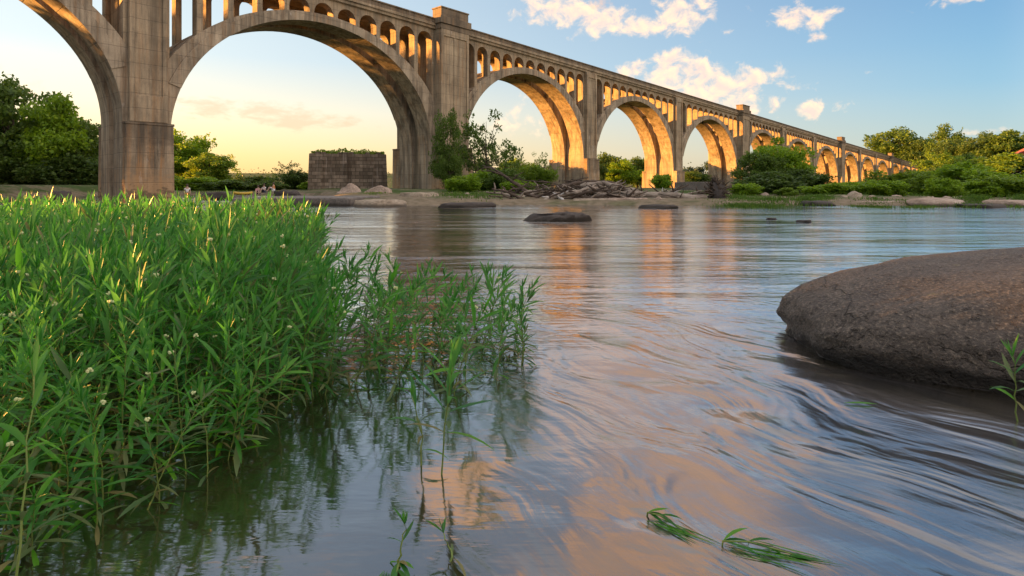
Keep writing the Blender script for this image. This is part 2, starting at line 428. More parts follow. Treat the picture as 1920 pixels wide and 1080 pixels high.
# ------------------------------------------------------------------ ground and river
def sstep(a, b, x):
    t = min(1, max(0, (x-a)/(b-a))); return t*t*(3-2*t)
def shore(x, y):
    r = x/max(y, 1e-3)
    s = 31 + 33*(1 - sstep(-.36, -.26, r)) + 10*(1 - sstep(-.72, -.6, r))
    s += 11*(1 - sstep(-.75, -.62, r))
    return s + 1.6*mnoise.noise(Vector((x*.13, y*.05, 3))) - 1.5*sstep(.1, .9, r)
def land(x, y):
    d = y - shore(x, y)
    z = -1.0 + 1.32*sstep(-2.5, 2.5, d) + .35*sstep(2, 40, d)
    if d > 0: z += .22*mnoise.noise(Vector((x*.2, y*.2, 0)))*sstep(0, 4, d)
    r = x/max(y, 1)
    if y < 75: z = max(z, -1.0 + 2.2*sstep(-44, -52, x))  # unseen bank at far left, added to carry the shading trees
    z += 20*sstep(150, 420, y)*sstep(.50, .95, r)
    z += 14*sstep(320, 620, y)
    z += 5*sstep(85, 170, y)*(1 - sstep(-.75, -.5, r))
    return z
ys = np.concatenate([np.linspace(-30, 24, 6), np.linspace(26, 70, 64), np.linspace(72, 160, 40), np.linspace(170, 600, 30), np.linspace(650, 2500, 12)])
xs = np.concatenate([np.linspace(-1800, -200, 14), np.linspace(-180, -62, 20), np.linspace(-60, 62, 100), np.linspace(66, 300, 36), np.linspace(330, 2000, 14)])
gv = [(x, y, land(x, y)) for y in ys for x in xs]
nx = len(xs)
gf = [(j*nx+i, j*nx+i+1, (j+1)*nx+i+1, (j+1)*nx+i) for j in range(len(ys)-1) for i in range(nx-1)]
mb = MB(); mb.add(gv, gf)
tag(mb.build('ground', M_GND, None, True), kind='structure')
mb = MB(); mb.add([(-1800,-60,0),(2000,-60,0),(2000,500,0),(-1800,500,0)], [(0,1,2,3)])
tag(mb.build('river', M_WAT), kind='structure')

# ------------------------------------------------------------------ the viaduct
D = 61.0
TH = math.atan((1950-CU)/F)
def s_of(u): return D/math.tan(TH - math.atan((u-CU)/F))
br = empty('railway_viaduct', (-D*math.cos(TH), D*math.sin(TH), 0), math.pi/2 - TH)
tag(br, 'long weathered concrete railway viaduct of tall open spandrel arches crossing the river', 'bridge')
def T(s): return 23.65 + .0186*(58.3 - s)        # parapet top
WB = 7.0
RIBS = [(0.0, 2.8), (4.2, 7.0)]
PIERS = [(-17.0, 0), (s_of(276), 0), (s_of(841), 1), (s_of(1105.5), 0), (s_of(1270), 0), (s_of(1390), 1),
         (196.5, 0), (231, 0), (268.5, 1), (303.5, 0), (338.5, 0), (376, 1), (411, 0), (445, 0), (481, 1)]
HWB = lambda k: 3.0 if k else 1.95
z_def = []
def pier(s, wide, leg_top):
    hu = 2.55 if wide else 1.55; hb = HWB(wide)
    pj = 1.3 if wide else .42
    zt = T(s) - 1.48
    body = MB(); body.box(s-hu+.03, s+hu-.03, .35, WB-.35, -1, zt)
    o = body.build('pier', M_CON, br, bevel=.03)
    # outer pilasters with raised edge strips
    for side in (0, 1):
        p = MB()
        y0, y1 = (-pj, .34) if side == 0 else (WB-.34, WB+pj)
        p.box(s-hu, s+hu, y0, y1, -1, zt)
        if side == 0:
            e = .42
            zp = leg_top + 2.6
            p.box(s-hu-.004, s-hu+e, y0-.14, y0+.02, leg_top+.2, zt)
            p.box(s+hu-e, s+hu+.004, y0-.14, y0+.02, leg_top+.2, zt)
            p.box(s-hu+e, s+hu-e, y0-.14, y0+.02, leg_top+.2, zp)
            p.box(s-hu+e, s+hu-e, y0-.14, y0+.02, zt-.9, zt)
            if wide: p.box(s-.22, s+.22, y0-.10, y0+.02, zp, zt-.9)
        p.build('pilaster', M_CON, o, bevel=.03)
        pl = MB()
        y0b, y1b = (-pj-.42, .0) if side == 0 else (WB, WB+pj+.42)
        pl.box(s-hb, s+hb, y0b, y1b, -1, leg_top-.1, .06)
        pl.box(s-hb-.06, s+hb+.06, y0b-.06, y1b, leg_top-.1, leg_top+.12)
        pl.build('plinth', M_CON2, o, bevel=.04)
        if wide:
            c = MB(); t = T(s)
            ya, yb = (-pj-.35, .5) if side == 0 else (WB-.5, WB+pj+.35)
            c.box(s-hu-.3, s+hu+.3, ya, yb, t-.75, t+.22)
            c.box(s-hu-.12, s+hu+.12, ya+.18, yb-.18, t-1.48, t-.75)
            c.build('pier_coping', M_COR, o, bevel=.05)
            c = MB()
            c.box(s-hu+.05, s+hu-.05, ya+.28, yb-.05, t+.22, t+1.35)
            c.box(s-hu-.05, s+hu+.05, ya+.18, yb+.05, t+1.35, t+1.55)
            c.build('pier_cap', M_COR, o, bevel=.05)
ncol = 0
rest = MB()
sp = []
for (s0, k0), (s1, k1) in zip(PIERS, PIERS[1:]):
    xa, xb = s0 + HWB(k0), s1 - HWB(k1)
    c, a = (xa+xb)/2, (xb-xa)/2
    crown = T(c) - 4.35
    b = .87*a
    zs = max(.8, crown - b); b = crown - zs
    sp.append((s0, s1, k0, k1, c, a, b, zs, crown))
for i, (s, k) in enumerate(PIERS):
    tops = [q[7] for q in sp if q[0] == s or q[1] == s]
    pier(s, k, sum(tops)/len(tops) + .3)
for idx, (s0, s1, k0, k1, c, a, b, zs, crown) in enumerate(sp):
    ae_, be_ = a*1.157, b*1.08
    def ext(x): return crown + 1.0 - be_*(1 - math.sqrt(max(0, 1 - (x/ae_)**2)))
    def inn(x): return zs + b*math.sqrt(max(0, 1 - (x/a)**2))
    ang = [math.pi*(1 - i/56) for i in range(57)]
    for ri, (y0, y1) in enumerate(RIBS):
        rib = MB()
        lo = [(c + a*math.cos(t), zs + b*math.sin(t)) for t in ang]
        hi = [(x, ext(x-c)) for x, z in lo]
        ea, eb = .44, .44
        lo = [(c-a-ea, -1), (c-a-.0005, -1)] + lo + [(c+a+.0005, -1), (c+a+eb, -1)]
        hi = [(c-a-ea, ext(-a-ea)), (c-a-.0005, ext(-a))] + hi + [(c+a+.0005, ext(a)), (c+a+eb, ext(a+eb))]
        rib.slab(lo, hi, y0, y1)
        # raised archivolt along the intrados
        th = [1.0 + .25*abs(math.cos(t)) for t in ang]
        al = [(c + (a+.0)*math.cos(t), zs + b*math.sin(t)) for t in ang]
        ah = [(c + (a+h_*.92)*math.cos(t), zs + (b+h_*.9)*math.sin(t)) for t, h_ in zip(ang, th)]
        keep = [j for j in range(57) if abs(ah[j][0]-c) < a+.36]
        al = [al[j] for j in keep]; ah = [ah[j] for j in keep]
        if ri == 0: rib.slab(al, ah, -.10, .03)
        else: rib.slab(al, ah, WB-.03, WB+.10)
        rib.build('arch_rib', M_RIB, br)
    # cross struts between the two ribs
    for f in (-.62, -.25, .25, .62):
        x = f*a; z = (inn(x) + ext(x))/2
        st = MB(); st.box(c+x-.3, c+x+.3, 2.75, 4.25, z-.35, z+.35)
        st.build('cross_strut', M_RIB, br)
    # spandrel arcades
    n = 11; bay = (2*a + .7)/n; r = bay/2 - .29
    x0 = c - a - .35
    for ri, (y0, y1) in enumerate(((.07, 1.25), (5.75, 6.93))):
        arc = MB()
        for j in range(n):
            cc = x0 + (j+.5)*bay
            lo, hi = [], []
            zt0 = T(cc) - 2.0 - r
            xsj = [cc-bay/2] + [cc - r*math.cos(math.pi*q/12) for q in range(13)] + [cc+bay/2]
            zsj = [zt0] + [zt0 + r*math.sin(math.pi*q/12) for q in range(13)] + [zt0]
            arc.slab(list(zip(xsj, zsj)), [(x, T(x)-1.5) for x in xsj], y0, y1)
        arc.build('spandrel_arcade', M_CON, br)
        for j in range(n+1):
            cx = x0 + j*bay; hw = .29
            zt0 = T(cx) - 2.0 - r + .01
            zb = min(ext(max(-a-.4, cx-hw-c)), ext(min(a+.4, cx+hw-c))) - .15
            tgt = MB() if (ncol < 100 and idx > 0 and ri == 0) or (ncol < 100 and idx in (1, 2) and ri == 1) else None
            box = (cx-hw+.004, cx+hw-.004, y0+.012, y1-.012, zb, zt0)
            if tgt is not None:
                tgt.box(*box); ncol += 1; tgt.build('spandrel_column', M_CON, br)
            else: rest.box(*box)
o = rest.build('distant_spandrel_column', M_CON, br); o['kind'] = 'stuff'
SA, SB = -28, 484
deck = MB(); deck.slab([(SA, T(SA)-1.5), (SB, T(SB)-1.5)], [(SA, T(SA)-.75), (SB, T(SB)-.75)], -.02, WB+.02)
deck.build('deck_slab', M_CON, br)
cor = MB()
for y0, y1 in ((-.42, -.021), (WB+.021, WB+.42)):
    cor.slab([(SA, T(SA)-1.05), (SB, T(SB)-1.05)], [(SA, T(SA)-.72), (SB, T(SB)-.72)], y0, y1)
for y0, y1 in ((-.24, -.022), (WB+.022, WB+.24)):
    cor.slab([(SA, T(SA)-1.42), (SB, T(SB)-1.42)], [(SA, T(SA)-1.051), (SB, T(SB)-1.051)], y0, y1)
cor.build('cornice', M_CON, br)
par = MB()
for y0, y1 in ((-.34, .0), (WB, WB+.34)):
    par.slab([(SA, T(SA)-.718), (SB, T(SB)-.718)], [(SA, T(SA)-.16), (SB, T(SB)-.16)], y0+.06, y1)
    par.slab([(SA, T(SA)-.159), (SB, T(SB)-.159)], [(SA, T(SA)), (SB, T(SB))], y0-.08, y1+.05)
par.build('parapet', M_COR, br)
ab = MB(); ab.box(484, 520, -.6, WB+.6, -2, T(500)-.4); ab.build('abutment', M_CON, br)

# ------------------------------------------------------------------ rocks
def rock_mesh(name, seed, sub=4, flat=.0, rough=.28):
    bm = bmesh.new(); bmesh.ops.create_icosphere(bm, subdivisions=sub, radius=1)
    o = Vector((seed*7.3, seed*3.1, seed*1.7))
    for v in bm.verts:
        p = v.co.copy()
        d = mnoise.fractal(p*1.1+o, 1.0, 2.1, 5)*rough
        q = p*(1+d)
        # fracture planes
        for k in range(5):
            nrm = Vector((math.sin(seed*3+k*2.1), math.cos(seed*5+k*1.3), .6*math.sin(seed+k*4))).normalized()
            ex = q.dot(nrm) - .78
            if ex > 0: q -= nrm*ex*.85
        if flat: q.z = min(q.z, flat + .12*mnoise.noise(p*2+o))
        v.co = q
    me = bpy.data.meshes.new(name); bm.to_mesh(me); bm.free()
    me.polygons.foreach_set('use_smooth', [True]*len(me.polygons))
    return me
ROCKS = [
 # u, base row, width px, height px, material, label, flat
 (652, 371, 58, 21, M_PINK, 'rounded pink boulder standing in front of the old stone pier ruin', 0),
 (708, 372, 60, 19, M_PINK, 'pink boulder with weeds beside it, between ruin and viaduct pier', 0),
 (702, 388, 112, 13, M_TAN, 'low tan slab of rock at the waterline below the two pink boulders', .5),
 (786, 378, 84, 17, M_TAN, 'flat tan rock at the foot of the capped viaduct pier', .5),
 (872, 389, 112, 9, M_DRK, 'thin dark ledge of rock in the water right of the capped pier', .5),
 (880, 381, 150, 8, M_PINK, 'long pale rock shelf below the bright green shrubs', .5),
 (104, 374, 44, 15, M_DRK, 'dark squared rock ledge in the water left of the leftmost pier', .6),
 (395, 374, 70, 13, M_DRK, 'dark brown rock outcrop just right of the leftmost pier', .5),
 (455, 376, 60, 9, M_GRY, 'low grey rock under the yellow raft', .5),
 (535, 370, 60, 12, M_DRK, 'dark rock behind the flat grey ledge', .5),
 (1240, 391, 74, 7, M_DRK, 'thin dark rock breaking the water below the long fallen trunk', .5),
 (1015, 381, 96, 14, M_TAN, 'rounded tan rock under the left end of the driftwood pile', 0),
 (1110, 383, 110, 11, M_TAN, 'broad tan rock under the middle of the driftwood pile', .6),
 (1175, 383, 100, 12, M_PINK, 'smooth pinkish rock below the big fallen trunk', .6),
 (1262, 383, 80, 9, M_PINK, 'small pinkish rock beneath the right end of the fallen trunk', .6),
 (1442, 376, 92, 7, M_PINK, 'flat pale rock shelf in front of the large dark bush', .5),
 (1540, 386, 66, 9, M_DRK, 'dark flat rock on the right bank nearest the large dark bush', .5),
 (1612, 381, 42, 17, M_TAN, 'rounded brown boulder at the edge of the bright shore shrubs', 0),
 (1668, 385, 150, 9, M_PINK, 'long low pink rock shelf on the right bank', .5),
 (1738, 380, 60, 11, M_TAN, 'pale tan rock between two shrubs on the right bank', .5),
 (1778, 387, 110, 14, M_PINK, 'broad cracked pink rock on the right bank shore', .5),
 (1822, 381, 66, 12, M_TAN, 'tan rock behind the broad cracked pink rock', .4),
 (1862, 390, 90, 7, M_DRK, 'thin dark rock at the right bank waterline', .5),
 (1922, 388, 110, 12, M_PINK, 'pale rock shelf cut by the right picture edge', .5),
 (1512, 417, 30, 5, M_DRK, 'small dark stone in the riffle towards the right bank', .5),
 (1450, 412, 20, 4, M_DRK, 'tiny dark stone left of the riffle', .5)]
for i, (u, yb, wp, hp, m, lab, fl) in enumerate(ROCKS):
    Z = CAM_H*F/(yb-HY)
    k = Z/F
    me = rock_mesh('rock', i+1, 4, fl)
    o = mobj('rock', me, m)
    hh = hp*k/(max(.35, fl) if fl else .8)
    o.scale = (wp*k/2, wp*k/2*random.Random(i).uniform(.5,.8), hh)
    o.location = ((u-CU)*k, Z + o.scale.y*.8, -.02)
    o.rotation_euler = (0, 0, random.Random(i+50).uniform(-.25, .25))
    tag(o, lab, 'rock', 'rocks along the far shore')
rn = random.Random(77)
for i in range(46):
    u = rn.choice((rn.uniform(645, 960), rn.uniform(980, 1340), rn.uniform(1380, 1915))); yb = rn.uniform(368, 386); Z = CAM_H*F/(yb-HY); k = Z/F
    if land((u-CU)*k, Z) < -.3: continue
    o = mobj('rock', bpy.data.meshes['rock'] if i % 3 == 0 else bpy.data.meshes['rock.%03d' % rn.choice((1,10,11,13,17))], rn.choice((M_TAN, M_PINK, M_GRY, M_TAN)))
    wp = rn.uniform(7, 24); o.scale = (wp*k/2, wp*k/2*.7, wp*k*rn.uniform(.15,.38)); o.location = ((u-CU)*k, Z, max(land((u-CU)*k, Z), 0)); o.rotation_euler = (0, 0, rn.uniform(0, 6))
    tag(o, 'small loose stone scattered on the far shore', 'rock', 'small stones on the far shore')
# mid-river flat rock
me = rock_mesh('river_rock', 77, 5, .55, .4); o = mobj('rock', me, M_DRK)
Z = 17.3; o.location = ((1036-CU)*Z/F, Z, -.02); o.scale = (1.0, .55, .42); o.rotation_euler = (0, R(-3), .1)
tag(o, 'dark low rock standing alone in midstream before the driftwood', 'rock')
# flat grey ledge
mb = MB()
p0, p1 = ground_at(470, 386), ground_at(640, 388)
mb.box(p0.x-1, p1.x, p0.y, p0.y+7, -1, .42)
lg = mb.build('stone_ledge', M_GRY, None, bevel=.08)
tag(lg, 'long straight grey stone ledge with a pale flat top in the water', 'ledge')

# the big boulder
def big_boulder():
    bm = bmesh.new(); bmesh.ops.create_icosphere(bm, subdivisions=6, radius=1)
    for v in bm.verts:
        p = v.co.copy()
        e1, e2 = 2.9, 2.5
        n_ = ((abs(p.x)**e1 + abs(p.y)**e1)**(e2/e1) + abs(p.z)**e2)**(1/e2)
        q = p/n_
        d = .045*mnoise.fractal(q*1.6+Vector((4,1,2)), 1, 2, 3) + .012*mnoise.fractal(q*6, 1, 2, 5)
        q *= 1 + d
        x, y, z = q.x*2.15, q.y*1.05, q.z*.50
        z += .07*(x/2.15) + .13
        v.co = (x, y, z)
    me = bpy.data.meshes.new('boulder'); bm.to_mesh(me); bm.free()
    me.polygons.foreach_set('use_smooth', [True]*len(me.polygons))
    m, n = mat('brown_granite_boulder')
    p = n.new('ShaderNodeTexCoord').outputs['Object']
    g = n.new('ShaderNodeNewGeometry')
    wz = n.sep(g.outputs['Position'])[2]
    f = n.noise(p, 2.2, 6, .6); gr = n.noise(p, 62, 6, .75); sp_ = n.voronoi(p, 60); g2 = n.noise(p, 12, 5, .65)
    col = n.mix(n.mapr(f, .3, .7), (.072,.059,.052), (.13,.107,.092))
    col = n.mix(n.mapr(gr, .52, .66, 0, .75), col, (.36,.285,.215))
    col = n.mix(n.mapr(gr, .46, .32, 0, .75), col, (.035,.026,.02))
    col = n.mix(n.mapr(g2, .5, .72, 0, .3), col, (.06,.045,.035))
    col = n.mix(n.mapr(n.noise(p, 13, 3), .68, .74, 0, .4), col, (.22,.19,.07))
    wet = n.mapr(n.math('ADD', wz, n.math('MULTIPLY', f, .12)), .13, .19, 1, 0, True)
    col = n.mix(n.math('MULTIPLY', wet, .88), col, (.012,.010,.008))
    pit = n.mapr(n.noise(p, 30, 3, .6), .56, .70)
    col = n.mix(n.math('MULTIPLY', pit, .55), col, (.022,.017,.014))
    pale = n.mapr(n.noise(n.mapping(p, loc=(4,2,0)), 1.6, 5, .65), .52, .68, 0, .5)
    col = n.mix(n.math('MULTIPLY', pale, n.mapr(gr, .42, .6)), col, (.30,.25,.205))
    crk = n.voronoi(n.vmath('ADD', n.mapping(p, scale=(1.0,.55,1.4)), n.vmath('SCALE', n.noise(p, 2.2, 4, .6, 0, 'Color'), scale=.5)), 1.15, 'DISTANCE_TO_EDGE')
    crk = n.math('MULTIPLY', n.mapr(crk, .010, .0, 0, 1), n.mapr(n.noise(p, 1.3, 2), .50, .60))
    col = n.mix(n.math('MULTIPLY', crk, .7), col, (.015,.012,.01))
    h = n.math('ADD', n.math('MULTIPLY', gr, .6), n.math('ADD', n.math('MULTIPLY', g2, .8), n.math('MULTIPLY', sp_, .25)))
    h = n.math('SUBTRACT', h, n.math('ADD', n.math('MULTIPLY', crk, .8), n.math('MULTIPLY', pit, .7)))
    n.out(n.principled(col, n.mapr(wet, 0, 1, .7, .3), n.bump(h, 1.0, .045), .35))
    o = mobj('boulder', me, m); o.location = (3.97, 3.64, -.01)
    # thin line of froth where the current meets the stone
    from mathutils.bvhtree import BVHTree
    bv = BVHTree.FromPolygons([v_.co for v_ in me.vertices], [tuple(p_.vertices) for p_ in me.polygons]); L_ = Vector(o.location)
    fb = MB(); vs = []; N = 260
    for i in range(N+1):
        a = R(150) + R(150)*i/N
        d = Vector((math.cos(a), math.sin(a), 0)); h_ = bv.ray_cast(Vector((0,0,.006))-L_*Vector((0,0,1)).z*0 + d*4 + Vector((0,0,-L_.z)), -d)
        if h_[0] is None: continue
        w0 = .0015 + .012*max(0, mnoise.noise(Vector((i*.09, 3, 1))) + .5*mnoise.noise(Vector((i*.31, 7, 1))) - .02); q = h_[0] + L_
        vs += [q + d*(-.02) + Vector((0,0,.004)), q + d*(w0*.5) + Vector((0,0,.001+.5*w0)), q + d*w0*1.8 + Vector((0,0,.003))]
    n_ = len(vs)//3
    fb.add(vs, [(3*i+j, 3*i+3+j, 3*i+4+j, 3*i+1+j) for i in range(n_-1) for j in (0, 1)])
    mf = simple('froth', (.22,.20,.20), .4, 40, .8)
    tag(fb.build('foam', mf, None, True), 'thin pale line of foam along the waterline of the boulder', 'foam', kind='stuff')
    tag(o, 'big smooth brown boulder rising from the near water at right', 'boulder')
    return o
big_boulder()

# ------------------------------------------------------------------ stone pier ruin
Zr = 92.0
c = at(654, 350, Zr); ru = empty('stone_pier_ruin', (c.x, c.y, 0), R(14))
tag(ru, 'old square stone masonry pier ruin with a grassy top, seen through the arch', 'ruin')
mb = MB()
rn = random.Random(5)
wv = 11.3; hz = 1 + (HY-291)*Zr/F
mb.box(-wv/2, wv/2, -3, 3.4, -1, hz, .25)
for i in range(14):
    x = -wv/2 + wv*i/14
    mb.box(x+.05, x+wv/14-.05, -3.02+rn.uniform(0,.1), 3.2, hz, hz + rn.choice((.02,.05,.08,.28,.33)))
mb.build('wall', M_MAS, ru, bevel=.05)
mb = MB()
for i in range(3): 
    x = (-4.2, -.6, 3.2)[i]; mb.box(x, x+.5, -3.32, -3.05, -1, hz-.8-.5*i)
mb.build('buttress', M_MAS, ru)
def leaves(rng, pts, size, asp=.55, up=.3):
    """numpy leaf quads around points -> verts, faces"""
    n = len(pts); nr = rng.normal(size=(n,3)); nr[:,2] += up; nr /= np.linalg.norm(nr,axis=1)[:,None]
    t = np.cross(nr, rng.normal(size=(n,3))); t /= np.linalg.norm(t,axis=1)[:,None]
    b = np.cross(nr, t)
    sz = size*rng.uniform(.6,1.35,size=(n,1))
    v = np.stack([pts - t*sz*.5, pts + b*sz*asp*.5, pts + t*sz*.5, pts - b*sz*asp*.5], 1).reshape(-1,3)
    f = np.arange(4*n).reshape(-1,4)
    return v, f
def np_mesh(name, v, f):
    me = bpy.data.meshes.new(name); n = len(f); k = f.shape[1]
    me.vertices.add(len(v)); me.vertices.foreach_set('co', np.asarray(v, np.float32).ravel())
    me.loops.add(n*k); me.loops.foreach_set('vertex_index', f.astype(np.int32).ravel())
    me.polygons.add(n); me.polygons.foreach_set('loop_start', np.arange(0, n*k, k, dtype=np.int32))
    me.update(calc_edges=True); me.validate()
    return me
rng = np.random.default_rng(3)
q = np.column_stack([rng.uniform(-5.4,5.4,2600), rng.uniform(-2.9,3,2600), np.zeros(2600)])
q[:,2] = hz + .2 + (.15+.6*np.cos(q[:,0]/5.8*1.4)*np.clip(.5+np.sin(q[:,0]*1.9)*np.sin(q[:,1]*1.3+1),.1,1)) * rng.uniform(0,1,2600)
v, f = leaves(rng, q, .3)
o = mobj('grass_cap', np_mesh('grass_cap', v, f), M_LYEL, ru)

# ------------------------------------------------------------------ trees and shrubs
def crown_proto(seed, kind):
    """unit-height tree/shrub: returns crown mesh, trunk mesh (z 0..1, half width .5)"""
    rn = np.random.default_rng(seed); cl = []; tb = MB()
    if kind == 'broad': nc, nl, lf, zc, rz, rx = 60, 210, .044, .54, .44, .42
    elif kind == 'tall': nc, nl, lf, zc, rz, rx = 56, 210, .040, .54, .42, .40
    elif kind == 'airy': nc, nl, lf, zc, rz, rx = 40, 60, .040, .56, .42, .46
    elif kind == 'narrow': nc, nl, lf, zc, rz, rx = 44, 170, .036, .50, .47, .40
    else: nc, nl, lf, zc, rz, rx = 52, 190, .062, .44, .44, .46
    base = rn.uniform(0, 6.28, 3); 
    while len(cl) < nc:
        d = rn.normal(size=3); d /= np.linalg.norm(d)
        r = rn.uniform(.25, 1)**.5
        th = math.atan2(d[1], d[0])
        lob = 1 + .18*math.sin(2*th+base[0]) + .14*math.sin(3*th+base[1]) + .12*math.sin(5*d[2]+base[2])
        p = np.array([d[0]*rx*r*lob, d[1]*rx*r*lob, zc + d[2]*rz*r*(1+.12*math.sin(3*th+base[2]))])
        if kind == 'shrub' and p[2] < .06: continue
        if kind in ('broad','tall') and p[2] < .10: continue
        cl.append((p, rn.uniform(.09,.17) if kind != 'airy' else rn.uniform(.06,.11)))
    pts = []
    for p, r in cl:
        k = int(nl*rn.uniform(.6,1.4)*(r/.13)**1.3)
        d = rn.normal(size=(k,3)); d /= np.linalg.norm(d,axis=1)[:,None]
        rr = r*rn.uniform(.15,1.08,size=(k,1))**.55
        pts.append(p + d*rr*np.array([1.1,1.1,{'shrub':1.35,'narrow':.6}.get(kind,.85)]))
    for p, r in cl:
        if rn.random() < .7:
            d = (p - np.array([0,0,zc*.8])); d = d/np.linalg.norm(d) + rn.normal(size=3)*.4; d[2] = abs(d[2])*.9+.15
            t_ = np.linspace(0, 1, 18)[:,None]; L_ = rn.uniform(.05,.11)
            pts.append(p + d*(r*.3 + L_*t_) + rn.normal(size=(18,3))*.012)
    pts = np.concatenate(pts); pts[:,2] = np.maximum(pts[:,2], .01)
    zmax = np.quantile(pts[:,2], .995); pts[:,2] *= 1/zmax
    v, f = leaves(rn, pts, lf, .6, .12)
    cm = np_mesh('crown', v, f)
    ra = random.Random(seed)
    th = {'broad': .030, 'tall': .024, 'airy': .014, 'narrow': .018, 'shrub': .018}[kind]
    top = Vector((ra.uniform(-.03,.03), ra.uniform(-.03,.03), zc))
    mid = Vector((ra.uniform(-.03,.03), ra.uniform(-.03,.03), zc*.5))
    tb.tube([(0,0,-.05), mid, top, top+Vector((.01,.01,rz*.7))], [th*1.2, th*.85, th*.6, th*.15], 7)
    for p, r in cl[::2]:
        s0 = mid.lerp(top, ra.uniform(0,1)); e = Vector(p)
        m_ = s0.lerp(e, .5) + Vector((0,0,-.02))
        tb.tube([s0, m_, e], [th*.42, th*.28, th*.1], 4, False)
    return cm, tb.mesh('trunk', True)
PR = {}
for kd, nn in (('broad',4),('tall',3),('airy',3),('narrow',2),('shrub',6)):
    PR[kd] = [crown_proto(100*len(PR)+i+7, kd) for i in range(nn)]
cnt = {}
def plant(u, top, wpx, Z, kind, m, name, label, group=None, rz=None, base=None, pos=None, hw=None):
    i = cnt.get(kind, 0); cnt[kind] = i+1
    cm, tm = PR[kind][i % len(PR[kind])]
    p = at(u, HY, Z); z0 = max(land(p.x, p.y), 0.0) - .1 if base is None else base
    h = (CAM_H + (HY-top)*Z/F - z0); wd = wpx*Z/F
    if pos: p.x, p.y = pos; z0 = max(land(*pos), 0)-.1; h, wd = hw
    e = empty(name, (p.x, p.y, z0), rz if rz is not None else (i*2.39) % 6.28)
    e.scale = (wd, wd, h)
    tag(e, label, 'tree' if 'tree' in name else 'shrub', group)
    a = mobj('crown', cm, None, e)
    if not cm.materials: cm.materials.append(m)
    a.material_slots[0].link = 'OBJECT'; a.material_slots[0].material = m
    b_ = mobj('trunk' if 'tree' in name else 'stem', tm, M_BARK, e)
    return e
GL = 'trees on the left bank'
plant(28, 155, 170, 92, 'broad', M_LMID, 'bank_tree', 'tallest green tree at the left picture edge', GL)
plant(100, 186, 140, 90, 'broad', M_LBRI, 'bank_tree', 'mid green tree right of the tallest tree on the left bank', GL)
plant(150, 226, 110, 93, 'tall', M_LMID, 'bank_tree', 'lower rounded tree just left of the leftmost pier', GL)
plant(60, 250, 150, 90, 'broad', M_LMID, 'bank_tree', 'dark low tree leaning over the water on the left bank', GL)
plant(178, 262, 90, 100, 'tall', M_LYEL, 'bank_tree', 'sunlit yellowish tree seen behind the leftmost pier', GL)
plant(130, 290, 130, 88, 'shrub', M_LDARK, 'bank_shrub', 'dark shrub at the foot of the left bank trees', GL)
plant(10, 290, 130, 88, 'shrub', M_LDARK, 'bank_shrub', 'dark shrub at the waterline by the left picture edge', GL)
# unseen trees carrying the left bank line on, added and sized for their shade
for (x_, y_, h_) in ((-100,84,26),(-118,94,28),(-96,64,24),(-125,74,27),(-108,48,26),(-100,34,22),(-62,22,15),(-60,9,12),(-62,-3,12)):
    plant(CU+F*x_/max(y_,.5) if y_ > .5 else 0, HY-h_*F/max(y_,.5), .85*h_*F/max(y_,.5), max(y_,.5), 'airy' if y_ < 15 else 'broad', M_LMID, 'bank_tree', 'unseen green tree carrying on the left bank tree line, added for its shade', 'left bank tree line', pos=(x_, y_), hw=(h_, .85*h_))
GA = 'small trees seen through the large arch'
plant(340, 252, 120, 112, 'broad', M_LBRI, 'small_tree', 'round green tree just right of the leftmost pier', GA)
plant(392, 288, 100, 106, 'broad', M_LYEL, 'small_tree', 'yellow green tree sloping down right of the round green tree', GA)
plant(425, 290, 60, 118, 'airy', M_LYEL, 'small_tree', 'thin airy tree against the yellow sky under the large arch', GA)
plant(545, 304, 62, 96, 'airy', M_LDARK, 'small_tree', 'small dark tree left of the stone pier ruin', GA)
plant(553, 322, 50, 95, 'shrub', M_LDARK, 'small_shrub', 'dark shrub under the small dark tree by the ruin', GA)
plant(512, 322, 26, 96, 'airy', M_LYEL, 'small_tree', 'slender sapling left of the small dark tree by the ruin', GA)
for u_, t_, w_, z_, m_, l_ in ((375,332,110,84,M_LBRI,'bright green shrub at the foot of the yellow green tree'),
        (440,338,110,82,M_LMID,'low mid green shrub under the thin airy tree'),
        (480,331,80,120,M_LDARK,'dark low shrub on the far shore under the large arch'),
        (505,340,70,84,M_LMID,'low green shrub behind the people on the rocks'),
        (580,342,40,90,M_LBRI,'small bright shrub at the left foot of the ruin')):
    plant(u_, t_, w_, z_, 'shrub', m_, 'shore_shrub', l_, 'shrubs on the far shore')
plant(838, 210, 72, 70, 'narrow', M_LMID, 'narrow_tree', 'dense narrow green tree standing against the capped pier')
plant(843, 270, 60, 69, 'narrow', M_LMID, 'narrow_tree', 'lower leafy tree in front of the narrow tree at the capped pier')
plant(912, 206, 120, 74, 'airy', M_LMID, 'airy_tree', 'airy open tree against the sky in the second large arch')
plant(890, 236, 90, 76, 'airy', M_LDARK, 'airy_tree', 'thin darker tree behind the airy open tree')
plant(945, 268, 80, 78, 'airy', M_LMID, 'airy_tree', 'short airy tree at the right of the airy open tree')
plant(1020, 286, 54, 88, 'airy', M_LYEL, 'small_tree', 'yellow small tree just left of the third pier')
plant(1005, 312, 60, 80, 'shrub', M_LYEL, 'shore_shrub', 'yellow green shrub under the yellow small tree')
for i, (u_, t_, w_, z_, m_, l_) in enumerate(((868,330,70,56,M_LBRI,'bright shrub at the foot of the capped pier'),
        (905,322,80,60,M_LBRI,'bright green shrub under the airy open tree'),
        (948,318,80,58,M_LMID,'mid green shrub left of the driftwood pile'),
        (975,338,60,50,M_LBRI,'small bright shrub touching the dark leaning branch'),
        (1243,328,46,84,M_LBRI,'green shrub at the foot of the fourth pier'),
        (1398,345,64,44,M_LBRI,'bright shrub between the root mass and the large dark bush'))):
    plant(u_, t_, w_, z_, 'shrub', m_, 'shore_shrub', l_, 'shrubs on the far shore')
